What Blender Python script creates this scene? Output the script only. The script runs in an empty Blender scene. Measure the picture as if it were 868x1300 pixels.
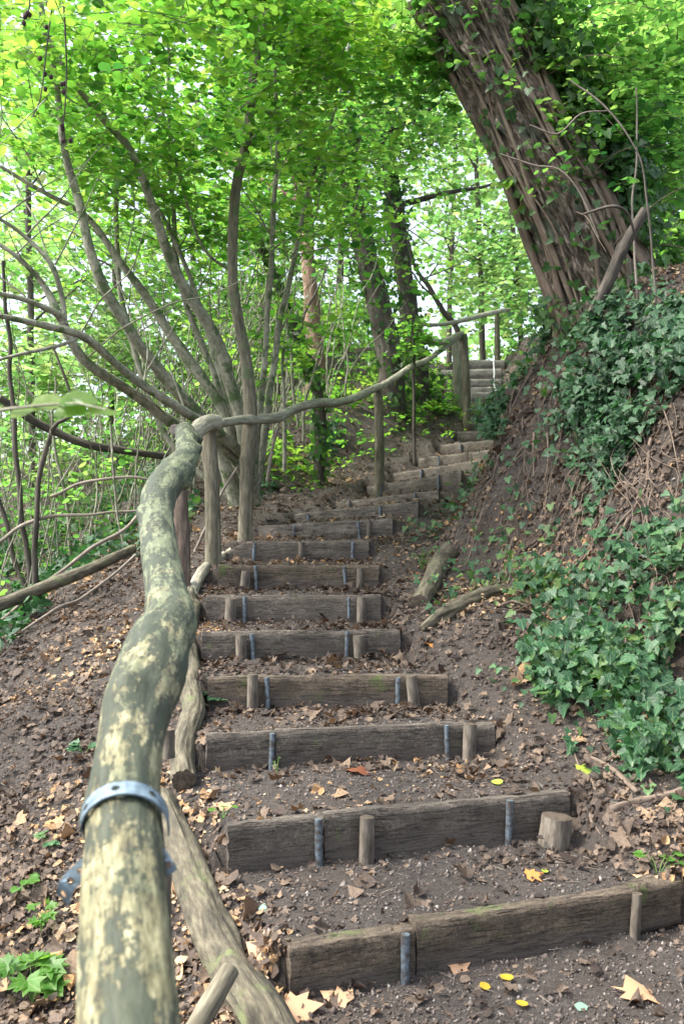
import bpy, math
import numpy as np
from mathutils import Vector

C = bpy.context.scene
COL = C.collection
rng = np.random.default_rng(11)
F = 1200.0
TH = math.atan(35 / 1200.0)
ct, st_ = math.cos(TH), math.sin(TH)

# ------------------------------------------------------------------ projection
def P(px, py, Y):
    a = (np.asarray(px, float) - 434) / F
    b = (650 - np.asarray(py, float)) / F
    yy = ct - b * st_
    zz = st_ + b * ct
    k = np.asarray(Y, float) / yy
    return np.stack([a * k, yy * k, zz * k], -1)

def proj(p):
    x, y, z = p[..., 0], p[..., 1], p[..., 2]
    d = y * ct + z * st_
    v = -y * st_ + z * ct
    return 434 + F * x / d, 650 - F * v / d

def sst(a, b, x):
    t = np.clip((x - a) / (b - a), 0, 1)
    return t * t * (3 - 2 * t)

# ------------------------------------------------------------------ noise
def _h(ix, iy, iz, s):
    n = (ix * 374761393 + iy * 668265263 + iz * 2147483647 + s * 1274126177) & 0xffffffff
    n = ((n ^ (n >> 13)) * 1274126177) & 0xffffffff
    n = (n ^ (n >> 16))
    return (n & 0xffff) / 65535.0

def vn(x, y, z=0.0, s=0):
    x, y, z = np.broadcast_arrays(np.asarray(x, float), np.asarray(y, float), np.asarray(z, float))
    ix, iy, iz = np.floor(x).astype(np.int64), np.floor(y).astype(np.int64), np.floor(z).astype(np.int64)
    fx, fy, fz = x - ix, y - iy, z - iz
    fx, fy, fz = fx * fx * (3 - 2 * fx), fy * fy * (3 - 2 * fy), fz * fz * (3 - 2 * fz)
    r = 0
    for dx in (0, 1):
        for dy in (0, 1):
            for dz in (0, 1):
                w = (fx if dx else 1 - fx) * (fy if dy else 1 - fy) * (fz if dz else 1 - fz)
                r = r + w * _h(ix + dx, iy + dy, iz + dz, s)
    return r * 2 - 1

def fbm(x, y, z=0.0, s=0, o=3):
    r, a, f = 0, 1.0, 1.0
    for k in range(o):
        r = r + a * vn(x * f, y * f, z * f, s + k * 17)
        a *= .5; f *= 2.03
    return r

# ------------------------------------------------------------------ stair data
ST = [(368,1203,2.965, 864,1123,3.51), (290,1048,3.57, 722,1006,4.04), (262,934,4.34, 628,916,4.675),
 (264,860,4.94, 568,857,5.02), (256,803,5.49, 508,800,5.63), (262,756,6.08, 483,756,6.08), (277,718,6.7, 481,718,6.7),
 (284,687,7.35, 468,686,7.3), (328,668,8.15, 498,657,7.9), (375,652,8.95, 530,636,8.5), (427,637,9.8, 556,622,9.3),
 (466,618,10.8, 585,598,10.1), (500,601,11.6, 610,583,10.9), (531,582,12.3, 625,570,11.7), (559,565,13.0, 645,556,12.5),
 (580,548,13.6, 660,544,13.2), (592,537,14.2, 668,533,13.9), (598,523,14.8, 666,520,14.6), (596,511,15.4, 662,510,15.3),
 (598,498,16.0, 652,497,16.0), (579,492,16.6, 646,491,16.6), (566,482,17.2, 636,481,17.2), (551,470,17.8, 636,468,17.8),
 (576,457,18.4, 640,457,18.4)]
SL = np.array([P(a, b, c) for a, b, c, _, _, _ in ST]); SR = np.array([P(a, b, c) for _, _, _, a, b, c in ST])
SM = (SL + SR) / 2
NS = len(ST)
sY = np.concatenate([[-6, 2.3], SM[:, 1], [22, 30, 60, 160]])
sZ = np.concatenate([[-2.6, -1.46], SM[:, 2] - .08, [3.8, 4.1, 4.8, 6]])
def S_(Y): return np.interp(Y, sY, sZ)
Lx = np.concatenate([[-.5, -.3], SL[:, 0], [2.0, 3]]); Ly = np.concatenate([[-6, 2.5], SL[:, 1], [22, 160]])
Rx = np.concatenate([[1.2, 1.2], SR[:, 0], [3.4, 6]]); Ry = np.concatenate([[-6, 2.9], SR[:, 1], [22, 160]])

def G(x, y):
    x, y = np.broadcast_arrays(np.asarray(x, float), np.asarray(y, float))
    S = S_(y); L = np.interp(y, Ly, Lx); R = np.interp(y, Ry, Rx)
    u = np.maximum(L - x, 0); v = np.maximum(x - R, 0)
    ip = lambda a, b: np.interp(y, a, b)
    b = ip([0, 8, 10, 13, 18, 25], [0, .03, .25, .6, .45, .3])
    e = ip([0, 8, 12, 20], [1.3, 1.25, 2.4, 3.6]); s1 = ip([0, 8, 12], [.25, .22, 0.05])
    D = ip([0, 8, 20, 60], [3, 3, 4, 4])
    zl = b * sst(0, 1.5, u) - s1 * np.minimum(u, e) - D * (1 - np.exp(-.75 * np.maximum(u - e, 0) / D))
    H = ip([0, 3, 4.5, 6.5, 7.3, 8.5, 11, 14, 18, 22, 30], [.8, 1.0, 1.5, 1.95, 1.9, 1.4, 1.3, 1.05, .45, .3, .2])
    g = ip([0, 4, 5, 6, 7, 8.5, 10, 12, 20], [.7, .6, .75, .85, .5, .3, .22, .12, .1])
    g = np.maximum(g + .12 * vn(y * 1.3, 3.3, 0, 5), .04)
    zr = .1 * np.minimum(v, 1.5) + H * sst(0, 1, (v - g) / (H / ip([0, 5.2, 6, 8, 9, 20], [1.05, 1.05, 1.4, 1.4, 1.05, 1.05]))) + .12 * np.maximum(v - g - H, 0)
    zr = np.minimum(zr, 6)
    zz = S + zl + zr
    # noise away from the treads
    off = np.clip(np.maximum(u, v) / .5, 0, 1)
    bank = sst(.0, .4, v - g) * np.exp(-np.maximum(v - 5, 0))
    zz = zz + off * (.05 * fbm(x * 1.1, y * 1.1, 0, 1) + .02 * fbm(x * 4, y * 4, 0, 2)) + bank * (.12 * fbm(x * 2.3, y * 2.3, 0, 3) + .06 * fbm(x * 7, y * 7, 0, 4) + .025 * vn(x * 21, y * 21, 0, 14))
    # stepped treads
    OK_ = np.full(x.shape, 9.); OUT = None; YF = np.full(x.shape, 2.0); YN = np.full(x.shape, 40.); ON = np.zeros(x.shape)
    k = np.full(x.shape, -1); Z = np.full(x.shape, -1.43) ; T = np.full(x.shape, .5)
    for i in range(NS):
        t = (x - SL[i, 0]) / (SR[i, 0] - SL[i, 0])
        yf = SL[i, 1] + (SR[i, 1] - SL[i, 1]) * np.clip(t, -.15, 1.15)
        on = (y - yf) > .045
        Wi = SR[i, 0] - SL[i, 0]; oi = np.maximum(np.maximum(-t, t - 1), 0) * Wi
        if i == 0: OK_ = np.maximum(np.maximum(-(x + .4), x - 1.3), 0)
        nx_ = (~on) & (k == i - 1); YN = np.where(nx_, yf, YN); ON = np.where(nx_, oi, ON)
        OK_ = np.where(on, oi, OK_); YF = np.where(on, yf, YF)
        zt = SL[i, 2] + (SR[i, 2] - SL[i, 2]) * np.clip(t, -.1, 1.1)
        Z = np.where(on, zt - .012 + np.minimum((y - yf) * .03, .03), Z); T = np.where(on, t, T); k = np.where(on, i, k)
    Z = np.where(k < 0, np.minimum(-1.425, -1.425 + (y - 2.9) * .1), Z)
    f = np.clip((y - YF) / np.maximum(YN - YF, .05), 0, 1); f = np.where(YN > 30, 0, f)
    out = OK_ * (1 - f) + ON * f + .04 * np.clip(vn(x * 9, y * 9, 0, 66), 0, 1)
    w = (1 - sst(.0, .12, out)) * sst(1.8, 2.4, y) * (1 - sst(18.6, 20.5, y))
    Z = Z + .010 * fbm(x * 5, y * 5, 0, 9) + .004 * vn(x * 28, y * 28, 0, 8)
    return zz * (1 - w) + Z * w

def GN(x, y, e=.03):
    dx = (G(x + e, y) - G(x - e, y)) / (2 * e); dy = (G(x, y + e) - G(x, y - e)) / (2 * e)
    n = np.stack([-dx, -dy, np.ones_like(dx)], -1)
    return n / np.linalg.norm(n, axis=-1, keepdims=True)

def onground(px, py, y0=1.5, y1=40):
    """first point of the ground along the ray through a pixel"""
    Y = np.concatenate([np.arange(y0, 12, .02), np.arange(12, y1, .06)])
    p = P(px, py, Y)
    h = p[:, 2] - G(p[:, 0], p[:, 1])
    i = np.argmax(h < 0) if (h < 0).any() else len(Y) - 1
    return p[i]

# ------------------------------------------------------------------ materials
def new_mat(name):
    m = bpy.data.materials.new(name); m.use_nodes = True
    nt = m.node_tree; nt.nodes.clear()
    o = nt.nodes.new('ShaderNodeOutputMaterial'); b = nt.nodes.new('ShaderNodeBsdfPrincipled')
    nt.links.new(b.outputs[0], o.inputs[0])
    return m, nt, b, o

def N(nt, t, **k):
    n = nt.nodes.new(t)
    for a, v in k.items():
        if a in n.inputs.keys(): n.inputs[a].default_value = v
        else: setattr(n, a, v)
    return n

def ramp(nt, fac, stops, interp='LINEAR'):
    r = nt.nodes.new('ShaderNodeValToRGB'); r.color_ramp.interpolation = interp
    e = r.color_ramp.elements
    while len(e) < len(stops): e.new(.5)
    for q, (p, c) in zip(e, stops): q.position = p; q.color = (*c, 1) if len(c) == 3 else c
    nt.links.new(fac, r.inputs[0]); return r

def mixc(nt, fac, a, b, mode='MIX'):
    m = nt.nodes.new('ShaderNodeMix'); m.data_type = 'RGBA'; m.blend_type = mode
    for s, v in ((0, fac), (6, a), (7, b)):
        if hasattr(v, 'links'): nt.links.new(v, m.inputs[s])
        else: m.inputs[s].default_value = v if s == 0 else (*v, 1)
    return m.outputs[2]

def noise(nt, vec, scale, detail=4, rough=.6):
    n = nt.nodes.new('ShaderNodeTexNoise'); n.inputs['Scale'].default_value = scale
    n.inputs['Detail'].default_value = detail; n.inputs['Roughness'].default_value = rough
    nt.links.new(vec, n.inputs['Vector']); return n.outputs[0]

def bump(nt, b, h, strength, dist):
    n = nt.nodes.new('ShaderNodeBump'); n.inputs['Strength'].default_value = strength; n.inputs['Distance'].default_value = dist
    nt.links.new(h, n.inputs['Height']); nt.links.new(n.outputs[0], b.inputs['Normal'])

def math_(nt, op, a, b=None):
    m = nt.nodes.new('ShaderNodeMath'); m.operation = op
    for i, v in ((0, a), (1, b)):
        if v is None: continue
        if hasattr(v, 'links'): nt.links.new(v, m.inputs[i])
        else: m.inputs[i].default_value = v
    return m.outputs[0]

def bark_mat(name, dark, mid, light, patch=None, pscale=9, pthr=.55, bscale=60, stretch=.18, bd=.006, coarse=14):
    m, nt, b, o = new_mat(name)
    at = N(nt, 'ShaderNodeAttribute', attribute_name='bark')
    mp = N(nt, 'ShaderNodeMapping'); mp.inputs['Scale'].default_value = (1, 1, stretch)
    nt.links.new(at.outputs['Vector'], mp.inputs[0]); V = mp.outputs[0]
    n1 = noise(nt, V, bscale, 5, .65); n2 = noise(nt, V, coarse, 4, .6); n3 = noise(nt, at.outputs['Vector'], pscale, 5, .6)
    s = math_(nt, 'ADD', math_(nt, 'MULTIPLY', n1, .5), math_(nt, 'MULTIPLY', n2, .5))
    c = ramp(nt, s, [(.36, dark), (.5, mid), (.64, light)]).outputs[0]
    if patch:
        f = ramp(nt, n3, [(pthr - .03, (0, 0, 0)), (pthr + .05, (1, 1, 1))]).outputs[0]
        c = mixc(nt, f, c, mixc(nt, n1, patch, tuple(.6 * x for x in patch)))
    nt.links.new(c, b.inputs['Base Color'])
    b.inputs['Roughness'].default_value = .85
    bump(nt, b, s, 1.0, bd * 1.3)
    return m

M = {}
M['bark_big'] = bark_mat('bark_big', (.018, .014, .010), (.125, .096, .07), (.40, .33, .26), patch=(.10, .11, .07), pscale=5, pthr=.56, bscale=48, stretch=.32, bd=.02, coarse=20)
M['bark_hazel'] = bark_mat('bark_hazel', (.09, .088, .06), (.21, .205, .145), (.36, .35, .27), patch=(.09, .13, .05), pscale=9, pthr=.55, stretch=.5, bd=.002)
M['bark_dark'] = bark_mat('bark_dark', (.02, .017, .013), (.06, .049, .037), (.13, .11, .085), bd=.008)
M['bark_red'] = bark_mat('bark_red', (.12, .07, .045), (.26, .16, .11), (.42, .30, .22), bd=.01)
M['bark_vine'] = bark_mat('bark_vine', (.06, .042, .03), (.15, .11, .08), (.27, .21, .16), bd=.003)
M['bark_post'] = bark_mat('bark_post', (.04, .035, .024), (.125, .11, .072), (.24, .215, .15), patch=(.10, .13, .06), pscale=6, pthr=.58, bd=.005)
M['log_bark'] = bark_mat('log_bark', (.022, .019, .012), (.078, .067, .042), (.165, .145, .095), patch=(.13, .15, .06), pscale=5, pthr=.58, bscale=50, stretch=.3, bd=.012, coarse=22)
M['split_wood'] = bark_mat('split_wood', (.035, .025, .018), (.10, .072, .052), (.2, .15, .11), bd=.006)
M['rail_far'] = bark_mat('rail_far', (.13, .12, .085), (.28, .26, .19), (.45, .42, .33), patch=(.14, .17, .08), pscale=6, pthr=.62, bd=.004)

# foreground rail: pale barked-off wood with dark bark remnants and green algae
m, nt, b, o = new_mat('rail_wood'); M['rail_wood'] = m
at = N(nt, 'ShaderNodeAttribute', attribute_name='bark')
mp = N(nt, 'ShaderNodeMapping'); mp.inputs['Scale'].default_value = (1, 1, .22); nt.links.new(at.outputs['Vector'], mp.inputs[0])
fine = noise(nt, mp.outputs[0], 90, 5, .7); big = math_(nt, 'ADD', math_(nt, 'MULTIPLY', noise(nt, mp.outputs[0], 20, 7, .75), .75), math_(nt, 'MULTIPLY', noise(nt, at.outputs['Vector'], 75, 5, .7), .25)); alg = noise(nt, at.outputs['Vector'], 11, 6, .7)
pale = ramp(nt, fine, [(.34, (.04, .035, .016)), (.5, (.155, .142, .07)), (.66, (.33, .305, .175))]).outputs[0]
sep = N(nt, 'ShaderNodeSeparateXYZ'); nt.links.new(at.outputs['Vector'], sep.inputs[0])
algamt = ramp(nt, math_(nt, 'MULTIPLY', sep.outputs[2], .5), [(.35, (.0, .0, .0)), (.75, (1, 1, 1))]).outputs[0]   # further up the log there is more algae
af = ramp(nt, math_(nt, 'ADD', alg, math_(nt, 'MULTIPLY', algamt, .2)), [(.5, (0, 0, 0)), (.66, (.85, .85, .85))]).outputs[0]
c = mixc(nt, af, pale, mixc(nt, fine, (.045, .065, .033), (.15, .175, .10)))
df = ramp(nt, big, [(.48, (0, 0, 0)), (.515, (1, 1, 1))]).outputs[0]
c = mixc(nt, math_(nt, 'MULTIPLY', df, .92), c, mixc(nt, fine, (.007, .012, .007), (.038, .052, .028)))
nt.links.new(c, b.inputs['Base Color']); b.inputs['Roughness'].default_value = .75
bump(nt, b, math_(nt, 'ADD', math_(nt, 'MULTIPLY', df, .6), fine), .8, .004)

# soil
m, nt, b, o = new_mat('soil'); M['soil'] = m
tc = N(nt, 'ShaderNodeTexCoord'); V = tc.outputs['Object']
n1 = noise(nt, V, 2.2, 5, .6); n2 = noise(nt, V, 38, 6, .75); n3 = noise(nt, V, 160, 4, .8)
s = math_(nt, 'ADD', math_(nt, 'MULTIPLY', n2, .6), math_(nt, 'MULTIPLY', n3, .4))
c = ramp(nt, s, [(.36, (.022, .018, .015)), (.48, (.07, .058, .049)), (.6, (.125, .106, .09)), (.72, (.25, .22, .19))]).outputs[0]
c = mixc(nt, ramp(nt, n1, [(.4, (0, 0, 0)), (.65, (.8, .8, .8))]).outputs[0], c, mixc(nt, s, (.028, .021, .016), (.11, .085, .065)))
nt.links.new(c, b.inputs['Base Color']); b.inputs['Roughness'].default_value = .95
bump(nt, b, s, 1.0, .045)

m, nt, b, o = new_mat('crumb'); M['crumb'] = m
g_ = N(nt, 'ShaderNodeNewGeometry')
c = ramp(nt, g_.outputs['Random Per Island'], [(0, (.04, .03, .024)), (.6, (.11, .088, .073)), (.93, (.17, .145, .125)), (1, (.27, .25, .22))]).outputs[0]
nt.links.new(c, b.inputs['Base Color']); b.inputs['Roughness'].default_value = .9

# plank
def plank_mat(name, dk, md, lt, moss=.66):
    m, nt, b, o = new_mat(name)
    at = N(nt, 'ShaderNodeAttribute', attribute_name='bark'); V = at.outputs['Vector']
    mp = N(nt, 'ShaderNodeMapping'); mp.inputs['Scale'].default_value = (.25, 1, 1); nt.links.new(V, mp.inputs[0])
    gr = noise(nt, mp.outputs[0], 70, 5, .7); gt = noise(nt, V, 190, 3, .8); cl = noise(nt, V, 6, 5, .6)
    gt2 = noise(nt, V, 75, 4, .75); s = math_(nt, 'ADD', math_(nt, 'MULTIPLY', gr, .35), math_(nt, 'ADD', math_(nt, 'MULTIPLY', gt, .3), math_(nt, 'MULTIPLY', gt2, .35)))
    c = ramp(nt, s, [(.38, dk), (.5, md), (.61, lt)]).outputs[0]
    c = mixc(nt, ramp(nt, cl, [(.42, (0, 0, 0)), (.62, (.6, .6, .6))]).outputs[0], c, tuple(.38 * x for x in md))
    mo = ramp(nt, noise(nt, V, 5.3, 6, .75), [(moss, (0, 0, 0)), (moss + .08, (.8, .8, .8))]).outputs[0]
    c = mixc(nt, mo, c, mixc(nt, gt, (.04, .06, .015), (.12, .16, .04)))
    mp2 = N(nt, 'ShaderNodeMapping'); mp2.inputs['Scale'].default_value = (.8, 6, 16); nt.links.new(V, mp2.inputs[0])
    cr = ramp(nt, noise(nt, mp2.outputs[0], 3.2, 4, .55), [(.485, (1, 1, 1)), (.5, (0, 0, 0)), (.515, (1, 1, 1))]).outputs[0]
    c = mixc(nt, math_(nt, 'MULTIPLY', math_(nt, 'SUBTRACT', 1, cr), .75), c, (.012, .009, .007))
    sp = N(nt, 'ShaderNodeSeparateXYZ'); nt.links.new(V, sp.inputs[0])
    mud = ramp(nt, math_(nt, 'ADD', math_(nt, 'MULTIPLY', sp.outputs[2], -4.5), math_(nt, 'MULTIPLY', noise(nt, V, 14, 5, .7), .8)), [(.78, (0, 0, 0)), (1.0, (.85, .85, .85))]).outputs[0]
    c = mixc(nt, mud, c, mixc(nt, gt, (.03, .024, .019), (.12, .10, .082)))
    s = math_(nt, 'ADD', s, math_(nt, 'MULTIPLY', cr, .35))
    nt.links.new(c, b.inputs['Base Color']); b.inputs['Roughness'].default_value = .88
    bump(nt, b, s, 1.0, .014)
    return m
M['plank'] = plank_mat('plank', (.028, .022, .016), (.105, .087, .067), (.215, .187, .15), .6)
M['plank_pale'] = plank_mat('plank_pale', (.13, .12, .10), (.30, .28, .24), (.46, .43, .38), .7)
M['plank_mid'] = plank_mat('plank_mid', (.055, .045, .034), (.17, .145, .115), (.30, .265, .215), .6)
M['plank_brown'] = plank_mat('plank_brown', (.026, .018, .011), (.10, .075, .05), (.21, .165, .115), .55)
M['stake'] = bark_mat('stake', (.03, .024, .018), (.11, .092, .07), (.22, .19, .15), bscale=80, bd=.004)
m, nt, b, o = new_mat('endgrain'); M['endgrain'] = m
tc = N(nt, 'ShaderNodeTexCoord'); n1 = noise(nt, tc.outputs['Object'], 60, 5, .7)
nt.links.new(ramp(nt, n1, [(.35, (.035, .027, .02)), (.65, (.13, .10, .075))]).outputs[0], b.inputs['Base Color']); bump(nt, b, n1, .8, .004)
m, nt, b, o = new_mat('steel'); M['steel'] = m
tc = N(nt, 'ShaderNodeTexCoord'); n1 = noise(nt, tc.outputs['Object'], 45, 5, .7)
nt.links.new(ramp(nt, n1, [(.4, (.07, .055, .045)), (.5, (.10, .125, .145)), (.7, (.18, .225, .26))]).outputs[0], b.inputs['Base Color'])
b.inputs['Metallic'].default_value = .35; b.inputs['Roughness'].default_value = .55
m, nt, b, o = new_mat('galvanised'); M['galvanised'] = m
tc = N(nt, 'ShaderNodeTexCoord'); n1 = noise(nt, tc.outputs['Object'], 60, 4, .6)
nt.links.new(ramp(nt, n1, [(.35, (.07, .105, .13)), (.6, (.17, .23, .27))]).outputs[0], b.inputs['Base Color'])
b.inputs['Metallic'].default_value = .3; b.inputs['Roughness'].default_value = .5
m, nt, b, o = new_mat('tape'); M['tape'] = m
b.inputs['Base Color'].default_value = (.7, .7, .68, 1)

def leaf_mat(name, stops, tstops, trans=.5, gloss=.4, veins=None):
    m, nt, b, o = new_mat(name)
    g_ = N(nt, 'ShaderNodeNewGeometry'); r = g_.outputs['Random Per Island']
    tc = N(nt, 'ShaderNodeTexCoord'); nz = noise(nt, tc.outputs['Object'], .9, 2, .5)
    f = math_(nt, 'ADD', math_(nt, 'MULTIPLY', r, .65), math_(nt, 'MULTIPLY', math_(nt, 'SUBTRACT', nz, .36), 1.5))
    c = ramp(nt, f, stops).outputs[0]
    if veins:
        at = N(nt, 'ShaderNodeAttribute', attribute_name='blade'); sp = N(nt, 'ShaderNodeSeparateXYZ'); nt.links.new(at.outputs['Vector'], sp.inputs[0])
        au = math_(nt, 'ABSOLUTE', sp.outputs[0])
        if veins == 'palmate': q = math_(nt, 'DIVIDE', math_(nt, 'ARCTAN2', au, math_(nt, 'ADD', sp.outputs[1], .03)), .72); th_ = .085
        else: q = math_(nt, 'MULTIPLY', math_(nt, 'SUBTRACT', sp.outputs[1], math_(nt, 'MULTIPLY', au, .7)), 6.5); th_ = .13
        d_ = math_(nt, 'ABSOLUTE', math_(nt, 'SUBTRACT', math_(nt, 'FRACT', math_(nt, 'ADD', q, .5)), .5))
        v_ = math_(nt, 'MAXIMUM', math_(nt, 'LESS_THAN', d_, th_), math_(nt, 'LESS_THAN', au, .022))
        c = mixc(nt, math_(nt, 'MULTIPLY', v_, .55), c, mixc(nt, .5, c, (.35, .42, .2) if veins == 'palmate' else (.25, .4, .08)))
        bl = noise(nt, tc.outputs['Object'], 70, 3, .6); c = mixc(nt, .6, c, ramp(nt, bl, [(.3, (.5, .5, .5)), (.6, (1, 1, 1))]).outputs[0], 'MULTIPLY')
        bump(nt, b, math_(nt, 'ADD', bl, math_(nt, 'MULTIPLY', v_, -.3)), .4, .004)
    nt.links.new(c, b.inputs['Base Color']); b.inputs['Roughness'].default_value = gloss
    b.inputs['Specular IOR Level'].default_value = .35
    t = N(nt, 'ShaderNodeBsdfTranslucent'); nt.links.new(ramp(nt, f, tstops).outputs[0], t.inputs[0])
    mx = N(nt, 'ShaderNodeMixShader'); mx.inputs[0].default_value = trans
    nt.links.new(b.outputs[0], mx.inputs[1]); nt.links.new(t.outputs[0], mx.inputs[2]); nt.links.new(mx.outputs[0], o.inputs[0])
    return m
M['hazel_leaf'] = leaf_mat('hazel_leaf', [(.0, (.02, .055, .012)), (.5, (.07, .15, .02)), (.95, (.14, .23, .03))],
                           [(.0, (.05, .22, .035)), (.45, (.21, .52, .055)), (.95, (.45, .70, .09))], .6, .4, 'pinnate')
M['mid_leaf'] = leaf_mat('mid_leaf', [(.0, (.018, .048, .014)), (.5, (.06, .13, .022)), (.95, (.13, .21, .035))],
                         [(.0, (.04, .18, .04)), (.45, (.2, .49, .075)), (.95, (.42, .67, .13))], .58)
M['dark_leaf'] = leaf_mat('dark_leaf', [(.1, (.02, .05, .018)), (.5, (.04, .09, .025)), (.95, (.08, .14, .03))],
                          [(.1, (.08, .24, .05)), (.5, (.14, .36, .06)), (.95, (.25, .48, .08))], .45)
M['far_leaf'] = leaf_mat('far_leaf', [(.1, (.07, .13, .03)), (.5, (.12, .20, .04)), (.9, (.22, .27, .06)), (1, (.32, .2, .07))],
                         [(.1, (.16, .42, .10)), (.5, (.32, .60, .16)), (.95, (.52, .70, .22))], .58)
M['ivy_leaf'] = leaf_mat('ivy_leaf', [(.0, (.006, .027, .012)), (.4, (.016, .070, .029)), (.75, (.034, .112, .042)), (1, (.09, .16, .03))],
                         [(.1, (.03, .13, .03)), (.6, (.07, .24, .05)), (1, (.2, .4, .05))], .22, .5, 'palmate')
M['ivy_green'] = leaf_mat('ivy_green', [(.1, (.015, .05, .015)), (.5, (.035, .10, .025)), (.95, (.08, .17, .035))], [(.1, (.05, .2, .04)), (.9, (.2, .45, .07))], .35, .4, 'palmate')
M['herb_leaf'] = leaf_mat('herb_leaf', [(.1, (.04, .13, .02)), (.9, (.09, .22, .03))], [(.1, (.1, .35, .03)), (.9, (.25, .5, .05))], .4, .4, 'palmate')
M['dead_leaf'] = leaf_mat('dead_leaf', [(.08, (.03, .021, .017)), (.35, (.065, .047, .035)), (.57, (.115, .085, .062)), (.75, (.185, .135, .095)), (.84, (.29, .20, .12)), (.91, (.42, .24, .10)), (.98, (.50, .37, .22))],
                          [(.1, (.1, .05, .03)), (.9, (.4, .22, .1))], .12, .75)
nt = M['dead_leaf'].node_tree; b = [q for q in nt.nodes if q.type == 'BSDF_PRINCIPLED'][0]; tc = nt.nodes.new('ShaderNodeTexCoord')
src = b.inputs['Base Color'].links[0].from_socket; n1 = noise(nt, tc.outputs['Object'], 110, 4, .7)
nt.links.new(mixc(nt, .8, src, ramp(nt, n1, [(.35, (.35, .33, .33)), (.55, (1, 1, 1))]).outputs[0], 'MULTIPLY'), b.inputs['Base Color']); bump(nt, b, n1, .5, .004)
def flat_leaf(name, c):
    return leaf_mat(name, [(0, tuple(.8 * x for x in c)), (1, c)], [(0, c), (1, c)], .15, .6)
M['tan'] = flat_leaf('tan_leaf', (.50, .30, .17)); M['orange'] = flat_leaf('orange_leaf', (.52, .22, .06)); M['yellow'] = flat_leaf('yellow_leaf', (.45, .31, .03))
M['lime'] = flat_leaf('lime_leaf', (.30, .40, .05)); M['rust'] = flat_leaf('rust_leaf', (.20, .07, .035)); M['greygreen'] = flat_leaf('greygreen_leaf', (.2, .33, .24))
M['pod'] = bark_mat('pod', (.02, .01, .012), (.05, .02, .025), (.09, .04, .04), bd=.001)
M['twig'] = bark_mat('twig', (.10, .08, .06), (.2, .165, .13), (.34, .29, .24), bd=.001)
M['dark_twig'] = bark_mat('dark_twig', (.03, .025, .02), (.08, .065, .05), (.15, .13, .1), bd=.001)

# ------------------------------------------------------------------ object helpers
def tag(o, label=None, cat=None, group=None, kind=None):
    if label: o['label'] = label
    if cat: o['category'] = cat
    if group: o['group'] = group
    if kind: o['kind'] = kind
    return o

def thing(name, loc, label, cat, group=None):
    o = bpy.data.objects.new(name, None); COL.objects.link(o); o.location = Vector([float(q) for q in loc]); o.empty_display_size = .1
    return tag(o, label, cat, group)

def link(me, name, mat, parent=None):
    me.materials.append(mat)
    o = bpy.data.objects.new(name, me); COL.objects.link(o)
    if parent is not None:
        o.parent = parent
        o.location = -parent.location      # geometry is in world coordinates
    return o

class MB:
    def __init__(s): s.v = []; s.f = []; s.a = []; s.n = 0; s.m = []
    def add(s, V, Fc, A=None, mi=0):
        s.v.append(V); s.f += [tuple(int(i) + s.n for i in f) for f in Fc]; s.m += [mi] * len(Fc)
        s.a.append(A if A is not None else V); s.n += len(V)
    def build(s, name, mat, parent=None, smooth=True, mats=()):
        me = bpy.data.meshes.new(name)
        V = np.concatenate(s.v)
        me.from_pydata([tuple(q) for q in V.tolist()], [], s.f)
        at = me.attributes.new('bark', 'FLOAT_VECTOR', 'POINT')
        at.data.foreach_set('vector', np.concatenate(s.a).astype(np.float32).ravel())
        if smooth: me.polygons.foreach_set('use_smooth', [True] * len(me.polygons))
        o = link(me, name, mat, parent)
        if mats:
            for q in mats: me.materials.append(q)
            me.polygons.foreach_set('material_index', s.m)
        return o

def spline(pts, rad, step):
    pts = np.asarray(pts, float); rad = np.asarray(rad, float)
    n = len(pts)
    if n == 2: e = pts
    P0 = np.vstack([2 * pts[0] - pts[1], pts, 2 * pts[-1] - pts[-2]])
    out, ro = [], []
    for i in range(n - 1):
        a, b_, c, d = P0[i:i + 4]
        k = max(1, int(np.linalg.norm(c - b_) / step))
        for t in np.arange(k) / k:
            out.append(.5 * ((2 * b_) + (-a + c) * t + (2 * a - 5 * b_ + 4 * c - d) * t * t + (-a + 3 * b_ - 3 * c + d) * t ** 3))
            ro.append(rad[i] * (1 - t) + rad[i + 1] * t)
    out.append(pts[-1]); ro.append(rad[-1])
    return np.array(out), np.array(ro)

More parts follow.
